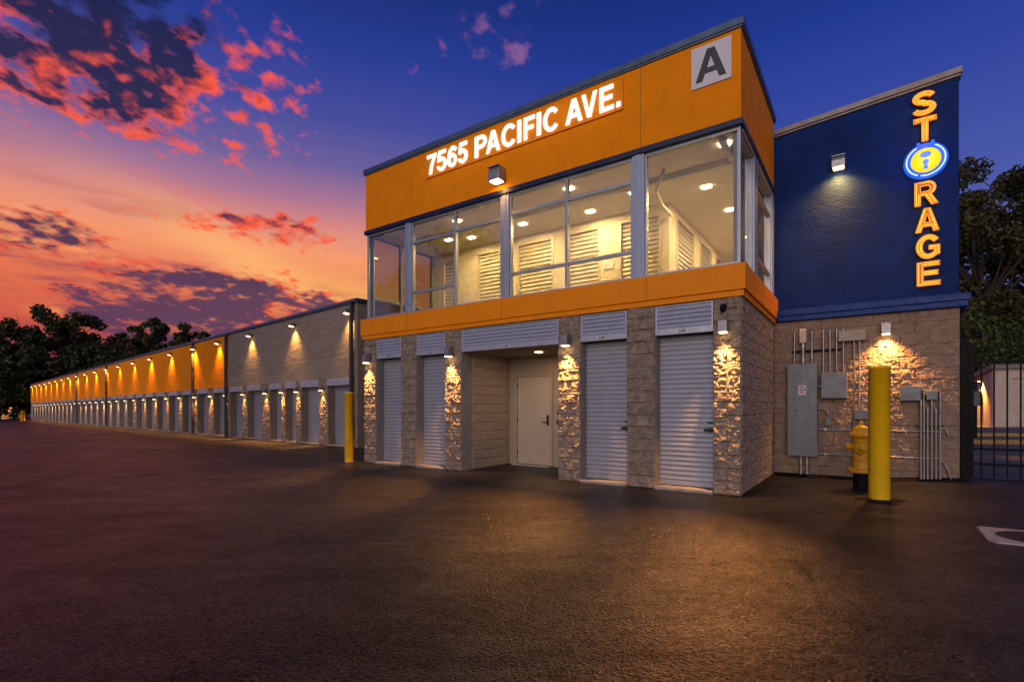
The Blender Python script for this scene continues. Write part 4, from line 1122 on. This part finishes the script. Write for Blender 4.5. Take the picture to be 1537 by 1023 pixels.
# dark strip of dirt and tar along the wall feet
m = MB()
def strip(m, pl, wdt, h):
    for i in range(len(pl) - 1):
        a, b = Vector(pl[i]), Vector(pl[i+1])
        nseg = max(2, int((b - a).length / 0.12))
        dd = (b - a).normalized(); nn_ = Vector((-dd.y, dd.x, 0)) * -1
        for k in range(nseg):
            q = []
            for s in (k / nseg, (k + 1) / nseg):
                p = a.lerp(b, s); w_ = wdt * (0.75 + 0.5 * vnoise(np.array([p.x * 3.1 + 40]), np.array([p.y * 3.1 + 40]))[0])
                q.append((p, p + nn_ * w_))
            z = lambda p: ground_z(p.x, p.y)
            m.add([(*q[0][0].xy, z(q[0][0]) + h), (*q[0][1].xy, z(q[0][1]) + 0.003), (*q[1][1].xy, z(q[1][1]) + 0.003), (*q[1][0].xy, z(q[1][0]) + h)], [(0, 1, 2, 3)])
strip(m, [TW(0.0, 3.14), TW(2.82, 3.14)], 0.20, 0.05)
strip(m, [TW(0.01, 0.0), TW(0.01, 3.14)], 0.14, 0.03)
tag(m.build('tar_edge', ASPHD), kind='structure')

# ------------------------------------------------------------------ fire hydrant
HX, HY = 5.66, 8.30
hyd = thing('fire_hydrant', 'yellow fire hydrant on a black base beside the thick bollard', 'hydrant', (HX, HY, ground_z(HX, HY)), RZ)
m = MB(); m.lathe([(0.115, -0.05), (0.115, 0.25), (0.10, 0.26)], 24); m.build('base', BLACK, hyd)
m = MB(); m.lathe([(0, 0.26), (0.165, 0.26), (0.175, 0.27), (0.175, 0.305), (0.165, 0.315), (0.125, 0.32), (0.115, 0.34), (0.112, 0.80), (0.12, 0.82), (0.135, 0.84), (0.16, 0.845), (0.165, 0.855), (0.165, 0.885), (0.155, 0.895), (0.13, 0.90), (0.125, 0.95), (0.105, 0.99), (0.07, 1.02), (0.035, 1.03), (0.03, 1.04), (0.03, 1.06), (0, 1.06)], 32)
m.build('barrel', HYDY, hyd)
m = MB(); m.lathe([(0.03, 1.04), (0.032, 1.075), (0.02, 1.09), (0.012, 1.10), (0, 1.10)], 5); m.build('operating_nut', HYDY, hyd)
def cap(c, axis, r, l, sgn):
    m = MB(); s = sgn
    prof = [(r * 0.75, 0), (r * 0.75, l * 0.5), (r, l * 0.52), (r * 1.05, l * 0.6), (r * 1.05, l * 0.85), (r * 0.8, l * 0.95), (r * 0.3, l), (r * 0.28, l * 1.25), (0, l * 1.25)]
    m.lathe([(a, b * s) for a, b in prof] if s > 0 else [(a, b * s) for a, b in prof], 20, c, axis)
    return m
cap((0, -0.09, 0.66), 'Y', 0.085, 0.11, 1).build('front_cap', HYDY, hyd)
cap((-0.09, 0, 0.68), 'X', 0.058, 0.12, -1).build('side_cap', HYDY, hyd)
cap((0.09, 0, 0.68), 'X', 0.058, 0.12, 1).build('side_cap', HYDY, hyd)
m = MB()
for k in range(8):
    a = 2 * math.pi * k / 8
    m.lathe([(0.016, 0.315), (0.016, 0.335), (0, 0.338)], 6, (0.15 * math.cos(a), 0.15 * math.sin(a), 0)); m.lathe([(0.014, 0.895), (0.014, 0.912), (0, 0.914)], 6, (0.147 * math.cos(a), 0.147 * math.sin(a), 0))
m.build('flange_bolts', HYDY, hyd)
m = MB(); m.tube([(-0.10, -0.075, 0.60), (-0.07, -0.115, 0.50), (0.0, -0.14, 0.44), (0.07, -0.115, 0.50), (0.10, -0.075, 0.60)], 0.007, 6); m.tube([(0, -0.19, 0.60), (0, -0.15, 0.52), (0.0, -0.14, 0.44)], 0.006, 6); m.build('chain', HYDY, hyd)

# ------------------------------------------------------------------ gate, manhole
gt = thing('metal_gate', 'black metal picket gate right of the tan utility wall', 'gate', TW(2.80, 3.30, 0), RZ)
m = MB(); m.box(0.015, 0.125, -0.06, 0.05, -0.05, 2.50); m.lathe([(0.07, 2.50), (0.05, 2.53), (0, 2.535)], 4, (0.07, -0.005, 0)); m.build('post', BLACK, gt, 0.004)
for z in (2.31, 2.08, 0.63, 0.38):
    m = MB(); m.box(0.127, 4.2, -0.03, 0.01, z - 0.02, z + 0.02); m.build('rail', BLACK, gt, 0.003)
m = MB(); m.box(0.127, 0.19, -0.028, 0.008, 0.16, 2.40); m.box(4.2, 4.3, -0.06, 0.05, 0.0, 2.5); m.build('stile', BLACK, gt)
for k in range(24):
    x = 0.285 + 0.158 * k
    m = MB(); m.box(x - 0.0105, x + 0.0105, -0.0205, 0.0005, 0.16, 2.46); p = m.build('picket', BLACK, gt)
    m = MB(); m.lathe([(0.018, 2.46), (0.022, 2.475), (0.012, 2.50), (0.02, 2.52), (0.016, 2.545), (0, 2.60)], 8, (x, -0.01, 0)); m.build('finial', BLACK, p)
mc = Vector((5.108, 5.641, 0)); mc = mc + ex * 0.45 - ey * 0.40
mh = thing('manhole', 'dark round manhole lid in a pale square concrete collar at lower right', 'manhole', (mc.x, mc.y, 0.0), RZ)
m = MB()
n = 48; ring_o = []
for k in range(n):
    a = 2 * math.pi * k / n; c, s = math.cos(a), math.sin(a)
    q = min(0.45 / max(abs(c), 1e-6), 0.40 / max(abs(s), 1e-6)); ring_o.append((c * q, s * q))
ring_i = [(0.35 * math.cos(2 * math.pi * k / n), 0.325 * math.sin(2 * math.pi * k / n)) for k in range(n)]
zz = 0.014
m.add([(a, b, zz) for a, b in ring_o] + [(a, b, zz) for a, b in ring_i] + [(a, b, -0.02) for a, b in ring_o], [(i, (i+1) % n, n + (i+1) % n, n + i) for i in range(n)] + [(i, 2*n + i, 2*n + (i+1) % n, (i+1) % n) for i in range(n)])
m.build('collar', COLLAR, mh)
m = MB(); m.add([(a * 0.995, b * 0.995, 0.008) for a, b in ring_i], [tuple(range(n))])
for i in range(-4, 5):
    for j in range(-4, 5):
        if i * i + j * j < 18: m.box(i * 0.07 - 0.02, i * 0.07 + 0.02, j * 0.065 - 0.02, j * 0.065 + 0.02, 0.0085, 0.013)
m.build('lid', IRON, mh)

# ------------------------------------------------------------------ outbuilding beyond the gate
OB0 = Vector((31.75, 33.8, 0.05)); orz = R(-14)
ob = thing('storage_shed', 'small tan storage building with roller doors seen through the gate', 'building', OB0, orz)
ob_op = [(1.0, 3.9), (4.7, 7.6), (8.4, 11.3), (12.1, 15.0)]
m = MB(); xs = 0.0
for a, b in ob_op:
    m.box(xs, a, 0, 0.25, 0, 3.85); m.box(a, b, 0, 0.25, 3.25, 3.85); xs = b
m.box(xs, 16, 0, 0.25, 0, 3.85); m.build('front_wall', OUTW, ob)
for a, b in ob_op: roller_mb(a, b, 0.0, 3.25, 0.15, 0.16, 0.03).build('roller_door', OUTW, ob)
m = MB(); m.add([(0.0, 0.255, 0), (0.75, 3.8, 0), (0.75, 3.8, 3.2), (0.0, 0.255, 3.95), (0.3, 0.255, 0), (1.05, 3.8, 0), (1.05, 3.8, 3.2), (0.3, 0.255, 3.95)], [(0,3,2,1)[::-1], (4,5,6,7)[::-1], (0,4,7,3)[::-1], (1,2,6,5)[::-1], (3,7,6,2)[::-1]])
m.build('end_wall', OUTW, ob)
m = MB(); m.add([(-0.25, -0.35, 3.86), (16.4, -0.35, 3.86), (16.4, 4.3, 3.5), (0.45, 4.3, 3.22), (-0.25, -0.35, 4.14), (16.4, -0.35, 4.14), (16.4, 4.3, 3.8), (0.45, 4.3, 3.46)], [(0,3,2,1), (4,5,6,7), (0,1,5,4), (1,2,6,5), (2,3,7,6), (3,0,4,7)])
m.build('roof', COPINGB, ob)
m = MB(); m.add([(0.18, 1.5, 1.5), (0.24, 1.8, 1.5), (0.24, 1.8, 2.3), (0.18, 1.5, 2.3), (0.30, 1.5, 1.5), (0.36, 1.8, 1.5), (0.36, 1.8, 2.3), (0.30, 1.5, 2.3)], [(0,3,2,1), (4,5,6,7), (0,1,5,4), (1,2,6,5), (2,3,7,6), (3,0,4,7)]); m.build('wall_sign', CHAR, ob)
wl = wall_lamp('lamp lighting the end wall of the small tan building beyond the gate', OB0 + Vector((0.62, 1.5, 3.2)), orz - math.atan2(3.545, 0.75), 'flood', 3200, col=(1.0, 0.42, 0.06))
wall_lamp('wall lamp on the right flank of the blue wing facing the gate drive', TW(2.80, 9.0, 2.7), RZ + R(90), 'sconce', 60, flood=420, col=(1.0, 0.42, 0.06))
kp = thing('keypad_post', 'dark keypad post standing just behind the gate', 'keypad', (18.9, 21.0, ground_z(18.9, 21.0) + 0.02), R(-30))
m = MB(); m.box(-0.12, 0.12, -0.1, 0.1, 0, 2.3); m.build('post', BLACK, kp, 0.01)
m = MB(); m.box(-0.2, 0.2, -0.3, -0.101, 1.3, 1.9); m.build('keypad', CHAR, kp, 0.01)
for (p, q, lb) in (((15.2, 17.6), (34, 15.2), 'low yellow strip standing in for lamplight on the drive, nearer behind the gate'), ((19.4, 22.4), (42, 19.0), 'low yellow strip standing in for lamplight farther behind the gate, before the small building')):  # raised strips stand in for orange streaks of light on the ground
    a, b = Vector((*p, 0)), Vector((*q, 0)); d_ = b - a
    m = MB(); m.box(0, d_.length, -0.12, 0.12, 0, 0.16)
    o = m.build('light_streak', STREAK, None, 0.02); o.location = (a.x, a.y, 0.09); o.rotation_euler = (0, 0, math.atan2(d_.y, d_.x)); tag(o, lb, 'light_streak', 'strips standing in for lamplight beyond the gate')
# ------------------------------------------------------------------ trees
def tree(name, label, cat, loc, h, cr, leafmat, nleaf, leaf, seed, trunk_frac=0.35, flat=1.0, group=None, clumps=26, spread=0.34):
    rg = np.random.default_rng(seed)
    t = thing(name, label, cat, loc, 0, group)
    tk = MB()
    th = h * trunk_frac
    r0 = h * 0.022
    top = np.array([rg.normal(0, 0.03) * h, rg.normal(0, 0.03) * h, h * 0.80])
    tk.tube([(0, 0, -0.2), (top[0] * 0.2, top[1] * 0.2, th * 0.6), (top[0] * 0.5, top[1] * 0.5, h * 0.5), tuple(top)], [r0, r0 * 0.8, r0 * 0.55, r0 * 0.15], 8)
    centres = []
    cz = (th + h) / 2; rzv = (h - th) / 2
    for i in range(clumps):
        for _ in range(50):
            p = rg.uniform(-1, 1, 3)
            q = np.linalg.norm(p)
            if 0.25 < q < 1.0: break
        a = np.array([p[0] * cr, p[1] * cr, cz + p[2] * rzv * flat])
        centres.append((a, cr * spread * rg.uniform(0.6, 1.25)))
        b0 = np.array([0, 0, th + (a[2] - th) * rg.uniform(0.15, 0.55)]) if a[2] > th else np.array([0, 0, th * 0.8])
        mid = (b0 + a) / 2 + rg.normal(0, cr * 0.07, 3)
        rr = r0 * rg.uniform(0.18, 0.34)
        tk.tube([tuple(b0), tuple(mid), tuple(a)], [rr, rr * 0.65, rr * 0.2], 6)
        for _ in range(2):
            e2 = a + rg.normal(0, cr * spread * 0.7, 3); tk.tube([tuple(mid * 0.4 + a * 0.6), tuple(e2)], [rr * 0.4, rr * 0.12], 5)
    tk.build('trunk', BARK, t)
    w = np.array([c[1] ** 2 for c in centres]); w /= w.sum()
    idx = rg.choice(len(centres), nleaf, p=w)
    C = np.array([c[0] for c in centres])[idx]; Rr = np.array([c[1] for c in centres])[idx]
    dirs = rg.normal(0, 1, (nleaf, 3)); dirs /= np.linalg.norm(dirs, axis=1)[:, None]
    rad = Rr * rg.random(nleaf) ** 0.45
    P = C + dirs * rad[:, None] * np.array([1, 1, 0.72])
    P[:, 2] = np.maximum(P[:, 2], 0.15)
    u = rg.normal(0, 1, (nleaf, 3)); u /= np.linalg.norm(u, axis=1)[:, None]
    vv_ = rg.normal(0, 1, (nleaf, 3)); vv_ -= (vv_ * u).sum(1)[:, None] * u; vv_ /= np.linalg.norm(vv_, axis=1)[:, None]
    L = leaf * rg.uniform(0.6, 1.3, nleaf)
    a = u * L[:, None]; b = vv_ * (L * 0.6)[:, None]
    q = np.stack([P - a, P - b * 0.9, P + a, P + b * 0.9], 1).reshape(-1, 3)
    me = bpy.data.meshes.new('crown')
    me.vertices.add(len(q)); me.vertices.foreach_set('co', q.ravel())
    me.loops.add(nleaf * 4); me.loops.foreach_set('vertex_index', np.arange(nleaf * 4))
    me.polygons.add(nleaf); me.polygons.foreach_set('loop_start', np.arange(0, nleaf * 4, 4))
    me.update(calc_edges=True)
    me.materials.append(leafmat)
    o = bpy.data.objects.new('crown', me); COL.objects.link(o); o.parent = t
    return t
def place(u, Y): return ((u - 768.5) / 768 * Y, Y, ground_z((u - 768.5) / 768 * Y, Y))
gtl = 'dark trees behind the far end of the storage row'
for u, Y, h, cr, n, sd, lb, lf, tf in [
    (10, 92, 16.5, 5.5, 5200, 1, 'dark tree silhouette at the left edge of the photo', 0.36, 0.3),
    (96, 96, 20.5, 8.8, 11000, 2, 'largest dark tree with a broad crown at the far end of the row', 0.40, 0.28),
    (150, 104, 14.5, 4.5, 4000, 3, 'small low dark tree right of the largest broad tree', 0.38, 0.2),
    (62, 88, 10.5, 6.0, 5200, 4, 'low bushy tree in front of the largest broad tree', 0.36, 0.08),
    (22, 84, 9.0, 5.5, 4600, 5, 'low bushy dark tree beside the small porch light', 0.36, 0.08),
    (122, 90, 11.5, 6.5, 5600, 6, 'round bushy tree just above the orange wall at the far end', 0.36, 0.08),
    (188, 92, 15.0, 4.6, 4600, 7, 'leftmost tree of the dark clump behind the orange roofline', 0.34, 0.15),
    (225, 86, 17.5, 3.8, 4600, 8, 'tallest narrow tree in the dark clump behind the orange roofline', 0.32, 0.2),
    (262, 84, 16.2, 4.2, 4600, 9, 'rounded tree right of the tallest one behind the orange roofline', 0.32, 0.2),
    (298, 82, 14.0, 4.0, 4000, 10, 'rightmost dark tree just above the orange roofline', 0.32, 0.15),
    (212, 82, 12.0, 6.0, 5200, 12, 'broad dark shrubby tree low behind the middle of the orange roof', 0.34, 0.08),
    (165, 84, 11.0, 5.0, 4600, 13, 'low dark tree dipping to the roofline between the two tree clumps', 0.34, 0.08),
]:
    tree('broadleaf_tree', lb, 'tree', place(u, Y), h, cr, LEAFD, n, lf, sd, tf, group=gtl, clumps=60, spread=0.20)
gtr = 'trees behind the gate and blue wing'
for u, Y, h, cr, n, sd, lb, m_, lf, tf in [
    (1470, 46, 23.0, 6.8, 20000, 21, 'tall brown green tree right beside the blue wing', LEAFB, 0.23, 0.3),
    (1556, 48, 27.5, 8.6, 24000, 22, 'tallest brown green tree at the right edge of the photo', LEAFB, 0.25, 0.3),
    (1500, 54, 16.0, 9.0, 9000, 23, 'dense dark tree between the two tall trees and the gate', LEAFD, 0.32, 0.08),
]:
    tree('broadleaf_tree', lb, 'tree', place(u, Y), h, cr, m_, n, lf, sd, tf, group=gtr, clumps=40, spread=0.25)
for u, Y, h, cr, n, sd, lb in [
    (1462, 42, 9.8, 4.2, 6000, 31, 'light green rounded bush rising behind the left of the gate'),
    (1528, 43, 10.6, 4.8, 6000, 32, 'light green bush rising behind the right of the gate')]:
    tree('bush', lb, 'bush', place(u, Y), h, cr, LEAFG, n, 0.19, sd, 0.12, group='bushes behind the gate', clumps=34, spread=0.32)
for X, Y, h, cr, sd, lb in [(-27, 2.5, 15, 6.0, 41, 'broad tree mirrored in the upper windows nearer the left'), (-23, -9, 14, 5.0, 42, 'tree mirrored in the corner window of the upper floor')]:
    tree('broadleaf_tree', lb, 'tree', (X, Y, 0), h, cr, LEAFD, 4200, 0.30, sd, 0.35, group='trees mirrored in the windows', clumps=26, spread=0.30)
# far left: porch light house and low fence
hs = thing('house', 'dim distant house with an orange porch light at far left', 'house', (-88, 88, -0.3), R(35))
m = MB(); m.box(-3, 3, 0, 5, 0, 2.6); m.build('wall', OUTW, hs)
m = MB(); m.add([(-3.4, -0.4, 2.6), (3.4, -0.4, 2.6), (3.4, 5.4, 2.6), (-3.4, 5.4, 2.6), (-3.4, 2.5, 4.2), (3.4, 2.5, 4.2)], [(0, 3, 2, 1), (0, 1, 5, 4), (2, 3, 4, 5), (0, 4, 3), (1, 2, 5)]); m.build('roof', ROOFM, hs)
m = MB(); m.box(0.4, 0.7, -0.2, -0.02, 2.1, 2.4); m.build('porch_light', PORCH, hs)
m = MB(); m.box(-1.6, -1.3, -0.2, -0.02, 2.3, 2.5); m.build('porch_light', PORCH, hs)
d = bpy.data.lights.new('porch_lamp', 'POINT'); d.energy = 350; d.color = (1, 0.4, 0.08); o = bpy.data.objects.new('porch_lamp', d); COL.objects.link(o); o.parent = hs; o.location = (0.5, -0.8, 2.2)
fn = thing('picket_fence', 'low dark fence at the far left edge of the lot', 'fence', (-92, 76, -0.28), R(4))
for k in range(12):
    m = MB(); m.box(k * 2.5 - 0.06, k * 2.5 + 0.06, -0.05, 0.05, 0, 1.7); m.build('post', BLACK, fn)
for z in (0.3, 0.9, 1.5):
    m = MB(); m.box(0, 27.5, -0.03, 0.03, z - 0.05, z + 0.05); m.build('rail', BLACK, fn)
